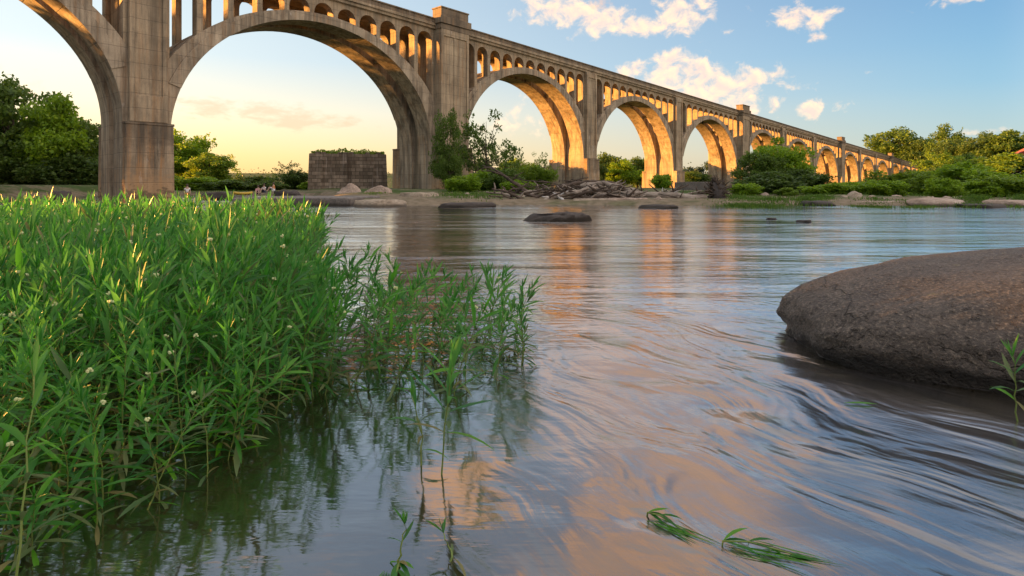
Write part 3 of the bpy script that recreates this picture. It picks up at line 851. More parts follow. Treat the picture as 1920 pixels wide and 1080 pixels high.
for (u_, t_, w_, z_, m_, l_) in ((965,300,80,110,M_LBRI,'bright leafy tree low in the arch left of the third pier'),(990,310,60,120,M_LMID,'mid green tree filling the arch just left of the third pier'),
        (1300,322,60,150,M_LMID,'low green tree in the narrow arch right of the fourth pier'),(1225,318,40,140,M_LBRI,'bright low tree beside the foot of the fourth pier')):
    plant(u_, t_, w_, z_, 'broad', m_, 'island_tree', l_, 'low trees beyond the arches')
for i, (u_, t_, w_, z_, m_) in enumerate(((1135,290,66,170,M_LMID),(1165,300,70,165,M_LBRI),(1195,297,70,175,M_LMID),(1110,305,50,160,M_LDARK))):
    plant(u_, t_, w_, z_, 'broad', m_, 'island_tree', ('mid green tree at the left side of the arch right of the third pier','bright green tree in the middle of the arch right of the third pier','mid green tree at the right side of the arch right of the third pier','dark tree half hidden behind the third pier')[i], 'trees seen through the arch right of the third pier')
plant(1462, 262, 130, 54, 'tall', M_LBRI, 'large_bush_tree', 'large green bushy tree rising in front of the smaller arches')
plant(1425, 288, 100, 52, 'tall', M_LMID, 'large_bush_tree', 'dark bushy tree left of the large bushy tree', None)
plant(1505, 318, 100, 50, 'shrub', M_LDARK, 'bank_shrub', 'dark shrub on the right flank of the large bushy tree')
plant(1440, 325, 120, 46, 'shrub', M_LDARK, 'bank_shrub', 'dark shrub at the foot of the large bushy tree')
plant(1475, 352, 40, 42, 'shrub', M_LYEL, 'bank_shrub', 'small yellow green shrub before the large bushy tree')
GS = 'shrubs along the right bank'
for i, (u_, t_, w_, z_, m_, l_) in enumerate(((1555,345,70,42,M_LBRI,'bright shrub nearest the large bushy tree on the right bank'),
        (1600,343,80,46,M_LBRI,'low bright shrub below the capped far pier'),
        (1648,340,80,40,M_LBRI,'rounded bright shrub right of the brown boulder'),
        (1695,322,100,52,M_LYEL,'yellow green shrub below the end of the viaduct'),
        (1742,334,70,44,M_LYEL,'small yellow shrub behind the pale tan rock'),
        (1770,345,60,38,M_LBRI,'low bright shrub behind the broad cracked pink rock'),
        (1808,316,110,50,M_LBRI,'tall bright shrub in the middle of the right bank'),
        (1845,350,80,38,M_LBRI,'low shrub right of the tall bright shrub'),
        (1880,342,100,38,M_LYEL,'yellow green shrub near the right picture edge'),
        (1935,335,100,44,M_LBRI,'bright green shrub cut by the right picture edge'),
        (1720,345,80,60,M_LBRI,'bright green shrub behind the small yellow shrub'),
        (1785,338,70,70,M_LDARK,'dark shrub behind the low bright shrub'))):
    plant(u_, t_-(9 if u_ > 1700 else 1), w_*1.15, z_, 'shrub', m_, 'bank_shrub', l_, GS)
GT = 'trees on the right bank'
for i, (u_, t_, w_, z_, k_, m_, l_) in enumerate(((1688,243,105,415,'broad',M_LMID,'broad sunlit tree above the far end of the viaduct'),
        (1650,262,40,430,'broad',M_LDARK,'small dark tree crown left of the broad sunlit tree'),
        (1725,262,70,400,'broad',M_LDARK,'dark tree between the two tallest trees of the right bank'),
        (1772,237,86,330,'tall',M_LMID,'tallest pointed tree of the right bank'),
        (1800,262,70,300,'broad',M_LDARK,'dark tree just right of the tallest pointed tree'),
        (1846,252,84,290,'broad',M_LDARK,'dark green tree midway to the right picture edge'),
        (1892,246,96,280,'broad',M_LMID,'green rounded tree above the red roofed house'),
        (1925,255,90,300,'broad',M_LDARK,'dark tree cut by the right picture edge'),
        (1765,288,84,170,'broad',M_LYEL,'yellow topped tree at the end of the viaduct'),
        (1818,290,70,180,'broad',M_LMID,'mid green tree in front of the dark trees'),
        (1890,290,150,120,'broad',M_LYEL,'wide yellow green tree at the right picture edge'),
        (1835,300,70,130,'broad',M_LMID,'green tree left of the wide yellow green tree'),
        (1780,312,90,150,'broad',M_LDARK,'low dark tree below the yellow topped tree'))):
    plant(u_, t_, w_, z_, k_, m_, 'bank_tree', l_, GT)
# wood far behind the arches
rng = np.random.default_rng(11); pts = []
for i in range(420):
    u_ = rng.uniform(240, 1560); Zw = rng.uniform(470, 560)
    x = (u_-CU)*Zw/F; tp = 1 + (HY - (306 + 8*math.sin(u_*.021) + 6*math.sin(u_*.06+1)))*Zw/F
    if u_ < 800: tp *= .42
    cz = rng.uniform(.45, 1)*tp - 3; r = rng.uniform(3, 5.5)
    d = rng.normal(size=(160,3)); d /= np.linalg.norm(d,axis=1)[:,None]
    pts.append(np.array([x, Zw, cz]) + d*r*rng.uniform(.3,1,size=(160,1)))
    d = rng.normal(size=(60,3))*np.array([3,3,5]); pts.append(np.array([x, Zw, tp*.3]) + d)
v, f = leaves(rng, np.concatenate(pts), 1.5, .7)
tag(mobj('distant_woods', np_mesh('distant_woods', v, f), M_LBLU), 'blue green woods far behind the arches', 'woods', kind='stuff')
# low grass on the shores
rng = np.random.default_rng(21); vv = []
def blades(rng, xy, z, h, wd):
    n = len(xy); a = rng.uniform(0, 6.28, n); lean = rng.uniform(-.5,.5,(n,2))*h[:,None]
    b = np.column_stack([np.cos(a), np.sin(a)])*wd*.5
    p0 = np.column_stack([xy-b, z]); p1 = np.column_stack([xy+b, z])
    tip = np.column_stack([xy+lean, z+h]); m0 = np.column_stack([xy+lean*.35-b*.8, z+h*.6]); m1 = np.column_stack([xy+lean*.35+b*.8, z+h*.6])
    v = np.stack([p0, p1, m1, m0, m0, m1, tip, tip], 1)
    v = np.stack([p0, p1, m1, tip, m0], 1).reshape(-1,3)
    return v, np.arange(5*n).reshape(-1,5)
xy = []; 
patch = [(1340,1480,374,387,5200),(1480,1560,372,384,2200),(1600,1680,380,387,2500),(1690,1760,380,387,2600),(1790,1860,378,387,2000),(1890,1960,378,387,1500),(820,960,366,380,3000),(330,520,360,368,2500),(684,722,366,374,700),(1380,1920,366,376,9000)]
for u0, u1, y0, y1, k in patch:
    u_ = rng.normal((u0+u1)/2, (u1-u0)/4.2, k); y_ = np.clip(rng.normal((y0+y1)/2, (y1-y0)/5, k), 356, 388); Zk = F*(CAM_H-.1)/(y_-HY)
    xy.append(np.column_stack([(u_-CU)*Zk/F, Zk]))
xy = np.concatenate(xy); z = np.array([max(land(a, b), -.02) for a, b in xy])
v, f = blades(rng, xy, z-.03, rng.uniform(.06,.2,len(xy))*(.4+1.2*np.clip(np.sin(xy[:,0]*.9)*np.sin(xy[:,1]*.7+xy[:,0]*.3)+.4,0,1)), .04)
tag(mobj('shore_grass', np_mesh('shore_grass', v, f), M_TUFT), 'low green grass growing along the far shores', 'grass', kind='stuff')

# ------------------------------------------------------------------ driftwood
def log(pts, r0, r1, m, label, branches=(), seg=9, name='driftwood_log', group='driftwood pile on the shore'):
    rn = random.Random(len(label)*7); r0 *= .95; r1 *= .95
    branches = [(f_, tuple(1.3*q for q in d), r*1.4) for f_, d, r in branches]
    e = empty(name, pts[0]); o0 = Vector(pts[0])
    tag(e, label, 'driftwood', group)
    P = [Vector(p)-o0 for p in pts]; Q = []; N = 10
    for i in range(N+1):
        t = i/N*(len(P)-1); k = min(int(t), len(P)-2); q = P[k].lerp(P[k+1], t-k)
        Q.append(q + Vector((rn.uniform(-1,1), rn.uniform(-1,1), rn.uniform(-1,1)))*r0*.35*(0 < i < N))
    mb = MB(); mb.tube(Q, [(r0+(r1-r0)*i/N)*rn.uniform(.86,1.14) for i in range(N+1)], seg)
    mb.build('trunk', m, e, True)
    for f_, d, r in branches:
        a = Q[int(f_*N)]; d = Vector(d)
        mb = MB(); mid = a + d*.5 + Vector((rn.uniform(-.1,.1), rn.uniform(-.1,.1), .08*d.length))
        mb.tube([a, mid, a+d], [r, r*.75, r*.3], 6); mb.build('branch', m, e, True)
    return e
A = at
log([A(1098,357,36), A(1180,366,35.5), A(1325,371,35)], .30, .24, M_DRIFT, 'longest pale fallen trunk lying towards the root mass', [(.35,(.6,-.2,.5),.06),(.15,(-.5,.1,.45),.07)])
log([A(1090,352,37), A(1135,346,37), A(1200,361,36.5)], .24, .16, M_DRIFT, 'bleached arched log on top of the driftwood pile', [(.6,(.5,0,.3),.05)])
log([A(1005,384,33.5), A(1060,363,34.5), A(1120,353,36)], .20, .12, M_DRIFT, 'pale log slanting up out of the water at the pile left end', [(.5,(-.4,0,.4),.05)])
log([A(985,372,36), A(1040,366,36), A(1110,362,36)], .17, .11, M_DRIFTD, 'dark log lying level at the left of the driftwood pile')
log([A(1150,366,34.8), A(1215,378,34.3), A(1300,381,34)], .12, .08, M_DRIFTD, 'thin dark log lying low in front of the longest trunk')
log([A(1062,381,33.6), A(1042,364,34.2)], .11, .07, M_WHITEW, 'short white forked branch sticking up at the front of the pile', [(.7,(.45,0,.30),.06),(.6,(-.3,0,.25),.05)])
log([A(995,365,38), A(968,345,38.5), A(925,316,39.5), A(905,310,40)], .16, .04, M_DRIFTD, 'dark branch leaning up left out of the driftwood pile', [(.55,(-1.2,0,.25),.05),(.7,(-.7,.1,-.1),.04),(.4,(.6,0,.5),.04)])
log([A(1030,342,40), A(980,338,40.5), A(940,328,41)], .06, .02, M_DRIFTD, 'thin dark twig pointing left above the driftwood pile', [(.5,(-.5,0,.3),.02)])
log([A(1130,372,35), A(1150,345,36.5)], .10, .08, M_DRIFT, 'stubby upright log end in the middle of the pile')
log([A(1060,374,34.6), A(1128,368,34.8), A(1190,372,34.8)], .15, .13, M_DRIFTD, 'dark knotted log across the front of the pile', [(.3,(.2,-.1,.35),.04)])
log([A(1110,380,34), A(1170,372,34.4), A(1250,374,34.4)], .10, .07, M_DRIFT, 'slim pale log low on the smooth pinkish rock')
log([A(1046,352,38), A(1100,340,39), A(1165,344,40)], .14, .09, M_DRIFTD, 'dark log high at the back of the driftwood pile', [(.4,(.1,0,.5),.03)])
rn = random.Random(91)
MORE = ['crooked grey branch','thin bleached branch','broken dark limb','short split log','forked grey limb','curved dark branch','half buried log','slender pale pole']
WH = ['low at the left end of the driftwood pile','against the smooth rock in the pile','near the middle of the driftwood pile','under the longest fallen trunk','close to the upturned root mass']
for i in range(22):
    ti = i % 5; u0 = (985, 1050, 1110, 1190, 1275)[ti] + rn.uniform(-22, 22); Zl = rn.uniform(33.6, 37.5)
    yb = rn.uniform(362, 381) if ti < 3 else rn.uniform(370, 382); ln = rn.uniform(.8, 2.6); ang = rn.gauss(0, .28); sg = rn.choice((-1, 1))
    p0 = A(u0, yb, Zl); p0.z = max(p0.z, .1); d = Vector((sg*math.cos(ang)*ln, rn.uniform(-.5,.5), abs(math.sin(ang))*ln))
    r = rn.uniform(.03, .10)
    br_ = [(rn.uniform(.3,.9), (rn.uniform(-.5,.5), rn.uniform(-.2,.2), rn.uniform(.1,.5)), r*.5) for _ in range(rn.choice((0,1,2,2)))]
    log([p0, p0 + d*.5 + Vector((0,0,rn.uniform(-.05,.15))), p0 + d], r, r*.5, rn.choice((M_DRIFTD, M_DRIFTD, M_DRIFT, M_DRIFT, M_WHITEW)), MORE[(i*3+i//5) % 8] + ' ' + WH[ti], br_, 7)
for i in range(32):
    u0 = rn.uniform(980, 1325); Zl = rn.uniform(34, 37.5); p0 = Vector(((u0-CU)*Zl/F, Zl, .12)); sg = rn.choice((-1, 1)); ang = rn.uniform(.08, .42); ln = rn.uniform(1.6, 3.4)
    d = Vector((sg*math.cos(ang)*ln, rn.uniform(-.3,.3), math.sin(ang)*ln)); r = rn.uniform(.05, .13)
    log([p0, p0 + d*.5 + Vector((0,0,rn.uniform(-.1,.2))), p0 + d], r, r*.45, rn.choice((M_DRIFTD, M_DRIFTD, M_DRIFT)), 'weathered limb tangled in the heap of driftwood below the third pier', [(rn.uniform(.4,.9), (rn.uniform(-.6,.6), rn.uniform(-.2,.2), rn.uniform(.1,.5)), r*.5) for _ in range(2)], 7, group='limbs tangled in the driftwood heap')
# brushy debris heap behind the pile
rn = random.Random(8); mb = MB(); c0 = A(1090, 350, 42)
for i in range(260):
    a = Vector((rn.gauss(0,1.5), rn.uniform(-1,1), rn.uniform(-.3,1.05)*max(.1,1-abs(rn.gauss(0,.4)))))
    d = Vector((rn.gauss(0,1), rn.gauss(0,.4), rn.gauss(0,.22))); r = rn.uniform(.012,.04)
    mb.tube([a-d*.5, a+Vector((0,0,rn.uniform(-.1,.1))), a+d*.5], [r, r, r*.5], 4)
e = mb.build('brushwood_heap', M_DRIFTD, None, True, False); e.location = (c0.x, c0.y, .55)
tag(e, 'brown heap of tangled brushwood behind the driftwood at the third pier foot', 'brushwood')
# root mass of the fallen tree
rt = empty('root_mass', A(1345, 362, 35)); tag(rt, 'dark upturned root mass at the right end of the longest trunk', 'tree roots')
rn = random.Random(4)
mb = MB()
for i in range(150):
    a = rn.uniform(0, 6.28); l = rn.uniform(.4, 1.2); y = rn.uniform(-.2,.2)
    d = Vector((math.cos(a)*l*.75, y, math.sin(a)*l*.85)); m_ = d*.5 + Vector((rn.uniform(-.12,.12), rn.uniform(-.25,.25), rn.uniform(-.12,.12)))
    r = rn.uniform(.02,.055)
    mb.tube([(0,0,0), m_, d, d*1.12+Vector((rn.uniform(-.15,.15), rn.uniform(-.2,.2), rn.uniform(-.15,.15)))], [r*1.6, r, r*.6, r*.2], 5)
mb.build('root', M_DRIFTD, rt, True, False)
me = rock_mesh('root_soil', 31, 4, 0, .5); o = mobj('root_soil', me, M_DRK, rt); o.scale = (.5,.34,.68)
# masonry stub behind the root mass
mb = MB(); a = A(1285, 341, 60); b_ = A(1335, 341, 60)
mb.box(a.x, b_.x, 60, 64, -.5, a.z, .04)
tag(mb.build('masonry_stub', M_GRY, None, bevel=.05), 'low dark masonry block between the fourth and fifth piers', 'stone block')

# ------------------------------------------------------------------ people, raft, house
def person(name, label, loc, shirt, pants, skin, pose='sit', rz=0):
    e = empty(name, loc, rz); tag(e, label, 'person')
    def sk(nm, V, E, Rr, m):
        me = bpy.data.meshes.new(nm); me.from_pydata(V, E, []); o = mobj(nm, me, m, e)
        md = o.modifiers.new('skin', 'SKIN'); md.use_smooth_shade = True
        for i, r in enumerate(Rr): me.skin_vertices[0].data[i].radius = (r, r)
        me.skin_vertices[0].data[0].use_root = True
        o.modifiers.new('sub', 'SUBSURF').levels = 1
        return o
    if pose == 'sit':
        V = [(0,0,.12),(0,.02,.38),(0,.0,.55),(0,-.01,.63),(0,-.03,.76),(.1,-.02,.12),(.13,-.42,.42),(.13,-.62,.03),(.13,-.76,.03),
             (-.1,-.02,.12),(-.13,-.40,.40),(-.13,-.58,.03),(-.13,-.72,.03),(.19,0,.52),(.24,-.14,.30),(.14,-.38,.36),(-.19,0,.52),(-.24,-.14,.30),(-.14,-.36,.34)]
        sh_v, hips = [(0,.0,.16),(0,.02,.38),(0,0,.54),(.19,0,.51),(.22,-.07,.40),(-.19,0,.51),(-.22,-.07,.40)], [(0,0,.10),(.1,-.03,.13),(.13,-.40,.41),(-.1,-.03,.13),(-.13,-.38,.39)]
    else:
        V = [(0,0,.92),(0,.0,1.18),(0,.0,1.42),(0,-.01,1.52),(0,-.03,1.66),(.1,0,.86),(.12,-.02,.48),(.13,0,.05),(.13,-.16,.03),
             (-.1,0,.86),(-.12,.0,.48),(-.13,.03,.05),(-.13,-.13,.03),(.19,0,1.40),(.25,0,1.12),(.24,-.10,.86),(-.19,0,1.40),(-.25,0,1.12),(-.24,-.10,.86)]
        sh_v, hips = [(0,0,.95),(0,0,1.18),(0,0,1.41),(.19,0,1.39),(.23,0,1.24),(-.19,0,1.39),(-.23,0,1.24)], [(0,0,.92),(.1,0,.86),(.12,-.02,.52),(-.1,0,.86),(-.12,0,.52)]
    E_ = [(0,1),(1,2),(2,3),(3,4),(0,5),(5,6),(6,7),(7,8),(0,9),(9,10),(10,11),(11,12),(2,13),(13,14),(14,15),(2,16),(16,17),(17,18)]
    Rr = [.13,.13,.12,.055,.105,.09,.065,.045,.035,.09,.065,.045,.035,.055,.042,.03,.055,.042,.03]
    sk('body', V, E_, Rr, skin)
    sk('shirt', sh_v, [(0,1),(1,2),(2,3),(3,4),(2,5),(5,6)], [.15,.152,.14,.075,.065,.075,.065], shirt)
    sk('trousers', hips, [(0,1),(1,2),(0,3),(3,4)], [.15,.105,.08,.105,.08], pants)
    hv = V[4]; me = bpy.data.meshes.new('hair'); bm = bmesh.new(); bmesh.ops.create_uvsphere(bm, u_segments=12, v_segments=8, radius=.118)
    for v_ in bm.verts: v_.co.z = v_.co.z*1.05+.035; v_.co.y += .03
    bm.to_mesh(me); bm.free(); h = mobj('hair', me, M_BARK, e); h.location = hv
    return e
M_SK = simple('skin', (.46,.30,.22), .6, 10, .1); M_PK = simple('pink_cloth', (.62,.30,.36), .8, 10, .2); M_WH = simple('white_cloth', (.72,.70,.70), .8, 10, .15)
M_OR = simple('orange_cloth', (.75,.30,.10), .8, 10, .15); M_DK = simple('dark_cloth', (.06,.06,.09), .8, 10, .2); M_RD = simple('red_cloth', (.5,.09,.06), .8, 10, .2)
M_YE = simple('yellow_rubber', (.55,.36,.03), .5, 6, .1, .5)
person('person', 'tiny seated person in pink on the far rocks under the arch', at(484, 366, 58) , M_PK, M_DK, M_SK, 'sit', .3).location.z = .25
person('person', 'tiny seated person in white right of the one in pink', at(495, 366, 58), M_WH, M_DK, M_SK, 'sit', -.4).location.z = .4
person('person', 'tiny seated person in orange beside the dark rock', at(513, 366, 60), M_OR, M_WH, M_SK, 'sit', -.9).location.z = .55
person('person', 'tiny wading person in white and red right of the leftmost pier', at(351, 372, 56), M_WH, M_RD, M_SK, 'stand', .5).location.z = -.55
me_ = MB(); rf = empty('raft', (at(456, 366, 57).x, 57, .25), .15); rf.scale = (.75,.75,.75); tag(rf, 'small yellow and orange raft on the far rocks beside the people', 'raft')
ring = [(1.05*math.cos(a*math.pi/12), .5*math.sin(a*math.pi/12), .12+.10*abs(math.cos(a*math.pi/12))**4) for a in range(25)]
me_.tube(ring, [.17]*25, 8, False); me_.build('hull', M_YE, rf, True)
me_ = MB(); me_.box(-.8,-.2,-.36,.36,.1,.24); me_.build('floor_mat', M_OR, rf, bevel=.05)

def house():
    Z = 235; p = at(1925, 290, Z); k = Z/F
    e = empty('red_roofed_house', (p.x, p.y, p.z-5), R(-25)); tag(e, 'small house with a red roof among the trees at the right edge', 'house')
    mw = simple('house_wall', (.6,.56,.5), .8, 2, .15); mr = simple('red_roof', (.36,.09,.06), .8, 4, .3); mg = simple('window_glass', (.05,.06,.08), .2, 2, .1, .5)
    mb = MB(); mb.box(-4,4,-3,3,-3,4.6); mb.build('wall', mw, e)
    mb = MB(); mb.slab([(-4.5,4.6),(0,7.4),(4.5,4.6)], [(-4.5,4.85),(0,7.7),(4.5,4.85)], -3.5, 3.5); mb.slab([(-4,4.6),(0,4.6),(4,4.6)],[(-4,4.601),(0,7.3),(4,4.601)],-2.9,2.9); mb.build('roof', mr, e)
    for x in (-2.4, 0, 2.4):
        mb = MB(); mb.box(x-.5,x+.5,-3.05,-2.99,2.2,3.8); mb.build('window', mg, e)
house()

# ------------------------------------------------------------------ water willow
def leaf_geom(rn, base, dirv, side_up, L, Wd, droop):
    """folded lance leaf, 5 stations"""
    d = dirv.normalized(); up = side_up - d*side_up.dot(d)
    if up.length < 1e-4: up = Vector((0,0,1)).cross(d)
    up.normalize(); b = d.cross(up)
    prof = [.12, .75, 1.0, .72, 0]; vs = []; p = base.copy(); cd = d.copy()
    for i, w_ in enumerate(prof):
        t = i/4
        hw = Wd*.5*w_
        if i in (0,1,2,3):
            vs += [p - b*hw + up*hw*.35, p.copy(), p + b*hw + up*hw*.35]
        else: vs.append(p.copy())
        cd = (cd + Vector((0,0,-1))*droop*.30 + b*rn.uniform(-.08,.08)).normalized()
        p = p + cd*(L/4)
    fs = []
    for i in range(3):
        a = i*3; c_ = a+3
        fs += [(a,a+1,c_+1,c_),(a+1,a+2,c_+2,c_+1)]
    fs += [(9,10,12),(10,11,12)]
    return vs, fs
def willow(seed, H, nodes=None, flower=False, lean=.18, bare=.22, Ls=1.0):
    rn = random.Random(seed); st = MB(); lf = MB(); old = MB(); fl = MB()
    la = rn.uniform(0, 6.28); pts = []
    for i in range(9):
        t = i/8
        pts.append(Vector((math.cos(la)*lean*H*t**1.8 + rn.uniform(-.006,.006)*(i>0), math.sin(la)*lean*H*t**1.8 + rn.uniform(-.006,.006)*(i>0), H*t*(1-.06*t))))
    st.tube([Vector((0,0,-.12))]+pts, [.0034]+[.0034*(1-.6*i/8) for i in range(9)], 5)
    nodes = nodes or int(H/.046)
    def on(t):
        k = min(int(t*8), 7); return pts[k].lerp(pts[k+1], t*8-k), (pts[k+1]-pts[k]).normalized()
    a0 = rn.uniform(0, 6.28)
    for j in range(nodes):
        t = bare + (1-bare)*j/(nodes-1) if nodes > 1 else 1
        p, tn = on(min(t, .999)); a = a0 + j*math.pi/2 + rn.uniform(-.35,.35)
        for sgn in (0, 1):
            if rn.random() < .06: continue
            aa = a + sgn*math.pi
            rad = Vector((math.cos(aa), math.sin(aa), 0)); rad = (rad - tn*rad.dot(tn)).normalized()
            el_ = (.25 + .95*t**1.5) + rn.uniform(-.25,.25)          # upper leaves more upright
            d = rad*math.cos(el_) + tn*math.sin(el_)
            L = Ls*rn.uniform(.12,.205)*(1 - .35*max(0,(t-.82)/.18)); Wd = L*rn.uniform(.10,.14)
            vs, fs = leaf_geom(rn, p, d, tn, L, Wd, rn.uniform(.15,.95)*(1.25-t))
            (old if (t < bare+.3 and rn.random() < .55) or rn.random() < .05 else lf).add(vs, fs)
    # tuft at the tip
    p, tn = on(.999)
    for j in range(4):
        aa = j*1.57+a0; d = Vector((math.cos(aa)*.25, math.sin(aa)*.25, 1)); vs, fs = leaf_geom(rn, p, d, Vector((math.cos(aa),math.sin(aa),0)), Ls*rn.uniform(.05,.085), .008, .05); lf.add(vs, fs)
    if flower:
        p, tn = on(.8); q = p + Vector((rn.uniform(-.05,.05), rn.uniform(-.05,.05), .09))
        st.tube([p, q], [.0013,.001], 4)
        for j in range(7):
            d = Vector((rn.gauss(0,1), rn.gauss(0,1), rn.gauss(0,.6))).normalized()*.007
            fl.box(q.x+d.x-.0032, q.x+d.x+.0032, q.y+d.y-.0032, q.y+d.y+.0032, q.z+d.z-.003, q.z+d.z+.003)
    return st, lf, old, fl
NP = 26; protos = []
for i in range(NP):
    H = .62 if i % 4 else .5
    st, lf, old, fl = willow(300+i, H, flower=(i % 4 == 0), lean=random.Random(i).uniform(.05,.35), bare=random.Random(i+9).uniform(.02,.14))
    protos.append((H, st, lf, old, fl))
def proto_objs(pr, name='water_willow'):
    H, st, lf, old, fl = pr
    r = empty(name)
    mobj('stem', st.mesh('stem', True), M_STEM, r)
    mobj('foliage', lf.mesh('foliage', True), M_WIL, r)
    if old.v: mobj('old_foliage', old.mesh('old_foliage', True), M_WILP, r)
    if fl.v: mobj('flower', fl.mesh('flower'), M_FLOW, r)
    return r
def interp(tab, z):
    for (a, b), (c_, d) in zip(tab, tab[1:]):
        if z <= c_: return b + (d-b)*(max(z, a)-a)/(c_-a)
    return tab[-1][1]
XR = [(1.5,-1.35),(1.75,-1.10),(2.1,-1.02),(2.5,-1.0),(2.75,-.96),(3.3,-1.08),(4,-1.42),(6,-2.02),(9.5,-3.2)]
HT = [(1.4,.42),(1.9,.50),(2.5,.60),(3.2,.70),(5,.73),(9.5,.765)]
rn = random.Random(42); spots = []
Zc = 1.52
while Zc < 9.2:
    step = .096 if Zc < 4 else .14
    xl, xr = -.98*Zc - .25, interp(XR, Zc)
    x = xl
    while x < xr:
        px_, pz_ = x + rn.uniform(-.5,.5)*step*1.1, Zc + rn.uniform(-.5,.5)*step*1.1
        edge = xr - px_
        front = pz_ - (1.62 if px_ < -1.2 else 1.62)
        h = interp(HT, pz_)*rn.uniform(.70,1.10)*(1+.10*math.sin(px_*5+pz_*3)*math.sin(pz_*4.3))*(1 - .22*max(0, 1-edge/.35))
        if rn.random() < (.9 if pz_ > 1.9 else .8): spots.append((px_, pz_, h, 0))
        x += step
    Zc += step
# thin outer fringe right of the bed
for i in range(64):
    z_ = rn.uniform(2.75, 4.3); t = rn.random()**1.25
    xa = interp(XR, z_); x_ = xa + t*(.80 if z_ < 3.5 else 1.05)
    spots.append((x_, z_, rn.uniform(.34,.66)*(1-.25*t), 1))
for i in range(26):
    z_ = rn.uniform(3.0, 4.2); spots.append((rn.uniform(-.62, .08)*z_/3.7, z_, rn.uniform(.22,.56), 1))
spots.sort(key=lambda q: (q[3] == 0, q[1]))
GW = 'water willow stems in the bed at left'
roots = [proto_objs(p) for p in protos]; used = [False]*NP
LIM = 285
bedv = {k: ([], []) for k in ('stem','leaf','old','flower')}
cntv = dict.fromkeys(bedv, 0)
np_pro = []
for H, st, lf, old, fl in protos:
    np_pro.append({k: np.array(m_.v, float) if m_.v else None for k, m_ in zip(('stem','leaf','old','flower'), (st, lf, old, fl))})
pf = [dict(zip(('stem','leaf','old','flower'), (p[1].f, p[2].f, p[3].f, p[4].f))) for p in protos]
for i, (x_, z_, h, loose) in enumerate(spots):
    k = rn.randrange(NP); H = protos[k][0]
    sc_ = h/H; rz = rn.uniform(0, 6.28); tilt = Euler((rn.gauss(-.03,.11), rn.gauss(.17,.13), 0)).to_matrix().to_4x4()   # leans downstream, to the right
    sxy = min(1.25, .35+.65*sc_)
    Mx = Matrix.Translation((x_, z_, -.01)) @ tilt @ Matrix.Rotation(rz, 4, 'Z') @ Matrix.Diagonal((sxy, sxy, sc_, 1))
    if i < LIM:
        if not used[k]: r = roots[k]; used[k] = True
        else: r = copy_tree(roots[k])
        r.matrix_world = Mx
        if loose: tag(r, 'slender water willow stem standing in open water right of the dense bed', 'water plant', 'loose water willow stems right of the bed')
        else: tag(r, 'leafy green water willow stem at the front of the dense bed at left', 'water plant', GW)
    else:
        A_ = np.array(Mx)
        for key in bedv:
            vsrc = np_pro[k][key]
            if vsrc is None: continue
            bedv[key][0].append(vsrc @ A_[:3,:3].T + A_[:3,3])
            b0 = cntv[key]; bedv[key][1].extend([tuple(q+b0 for q in f_) for f_ in pf[k][key]]); cntv[key] += len(vsrc)
bed = empty('water_willow_bed'); tag(bed, 'dense bed of green water willow filling the left of the near water', 'water plants', kind='stuff')
for key, nm, m_ in (('stem','stem',M_STEM),('leaf','foliage',M_WIL),('old','old_foliage',M_WILP),('flower','flower',M_FLOW)):
    if not bedv[key][0]: continue
    me = bpy.data.meshes.new(nm); me.from_pydata(np.concatenate(bedv[key][0]).tolist(), [], bedv[key][1]); me.update()
    me.polygons.foreach_set('use_smooth', [True]*len(me.polygons))
    o = mobj(nm, me, m_, bed); o['kind'] = 'stuff'
for k in range(NP):
    if not used[k]:
        for ch in list(roots[k].children): bpy.data.objects.remove(ch)
        bpy.data.objects.remove(roots[k])
# single sprigs
def sprig(u, yb, top, seed, label, lean=.2, rz=0, tilt=(0,0), Ls=1.0, bare=.3, nodes=None):
    p = ground_at(u, yb); H = CAM_H - (top-HY)*p.y/F
    r = proto_objs((H,)+willow(seed, H, nodes, False, lean, bare, Ls), 'water_willow_sprig')
    r.location = (p.x, p.y, 0); r.rotation_euler = (tilt[0], tilt[1], rz)
    tag(r, label, 'water plant'); return r
sprig(828, 890, 655, 900, 'lone leafy sprig standing in calm water in front of the loose stems', .1, 0, (0,.02), 1.05, .35, 9)
sprig(790, 872, 740, 901, 'short half sunk sprig just left of the lone leafy sprig', .3, 1, (0,.2), .7, .2, 5)
sprig(750, 1062, 985, 902, 'green sprig tip poking from the swirl at the bottom centre', .15, 1, (0,.05), .5, .1, 3)
sprig(845, 1052, 1002, 903, 'pale sprig tip right of the green one at the bottom centre', .3, 2.2, (.2,.5), .55, .1, 2)
sprig(1908, 790, 655, 904, 'fresh sprig growing at the foot of the big boulder', .12, 0, (0,-.12), .85, .3, 6)
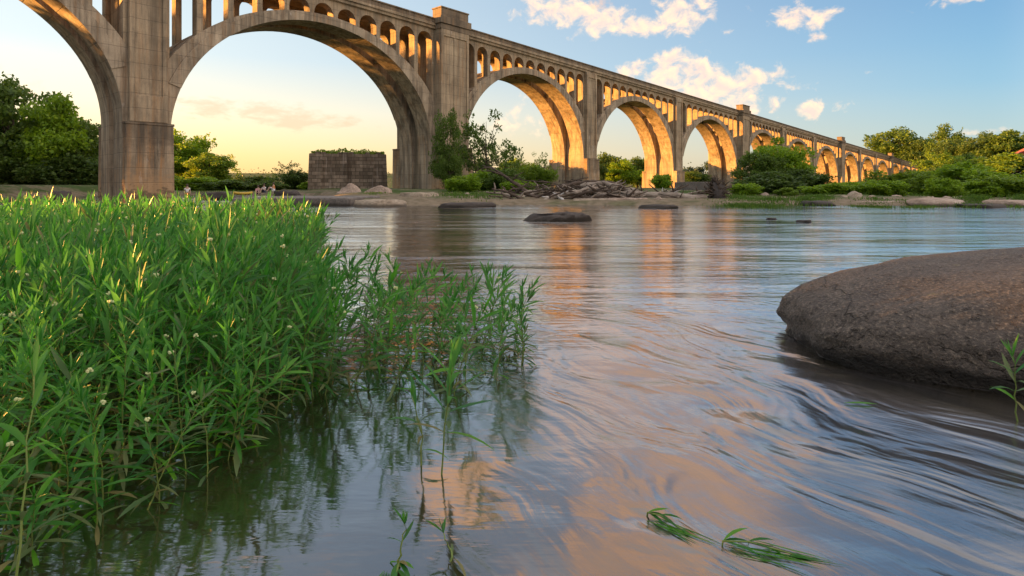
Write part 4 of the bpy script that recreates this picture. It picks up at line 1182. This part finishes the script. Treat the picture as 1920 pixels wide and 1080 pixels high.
sprig(30, 1160, 640, 906, 'near leafy stem in the lower left corner', .2, 2, (0,.1), .8, .2)
# drowned stems combed flat by the current
def drowned(u, y, label, seed, L=.3, ang=-.5):
    p = ground_at(u, y); rn = random.Random(seed); st = MB(); lf = MB()
    pts = [Vector((0,0,-.05)), Vector((.01,0,.012)), Vector((.35*L,-.18*L,.018)), Vector((.8*L,-.5*L,.004)), Vector((1.2*L,-.95*L,-.03))]
    st.tube(pts, [.003,.003,.0026,.002,.0012], 5)
    for k, (b, d) in enumerate(((1,(.9,.25,.32)),(1,(1,-.1,.12)),(2,(1,-.9,.05)),(2,(.9,.05,.10)),(3,(.8,-1,.06)),(1,(.75,-.75,.1)))):
        vs, fs = leaf_geom(rn, pts[b], Vector(d), Vector((0,0,1)), L*rn.uniform(.45,.62), .013, .35); lf.add(vs, fs)
    e = empty('water_willow_sprig', (p.x, p.y, 0), ang); tag(e, label, 'water plant')
    for k in range(9):     # long strands combed out downstream, just breaking the surface
        b = Vector((rn.uniform(0,.5)*L, rn.uniform(-.35,.05)*L, .002)); a_ = -.75 + rn.uniform(-.22,.22)
        vs, fs = leaf_geom(rn, b, Vector((math.cos(a_), math.sin(a_), .01)), Vector((0,0,1)), L*rn.uniform(.9,1.7), .006, .012); lf.add(vs, fs)
    mobj('stem', st.mesh('stem', True), M_STEM, e); mobj('foliage', lf.mesh('foliage', True), M_WIL, e)
drowned(745, 1058, 'drowned strands combed out below the green sprig tip at the bottom', 8, .12, -.9)
drowned(1350, 1024, 'bent sprig pressed flat by the current at the bottom right of centre', 5, .19, .35)
drowned(1208, 968, 'drowned stem tip at the point of the spreading wake', 6, .12, -.1)
# a loose leaf floating below the boulder
lf = MB(); vs, fs = leaf_geom(random.Random(3), Vector((0,0,0)), Vector((1,-.15,.02)), Vector((0,0,1)), .15, .022, .02); lf.add(vs, fs)
o = lf.build('floating_leaf', M_WIL, None, True, False); o.location = ground_at(1582, 758) + Vector((0,0,.006))
tag(o, 'single green leaf floating just below the big boulder', 'leaf')
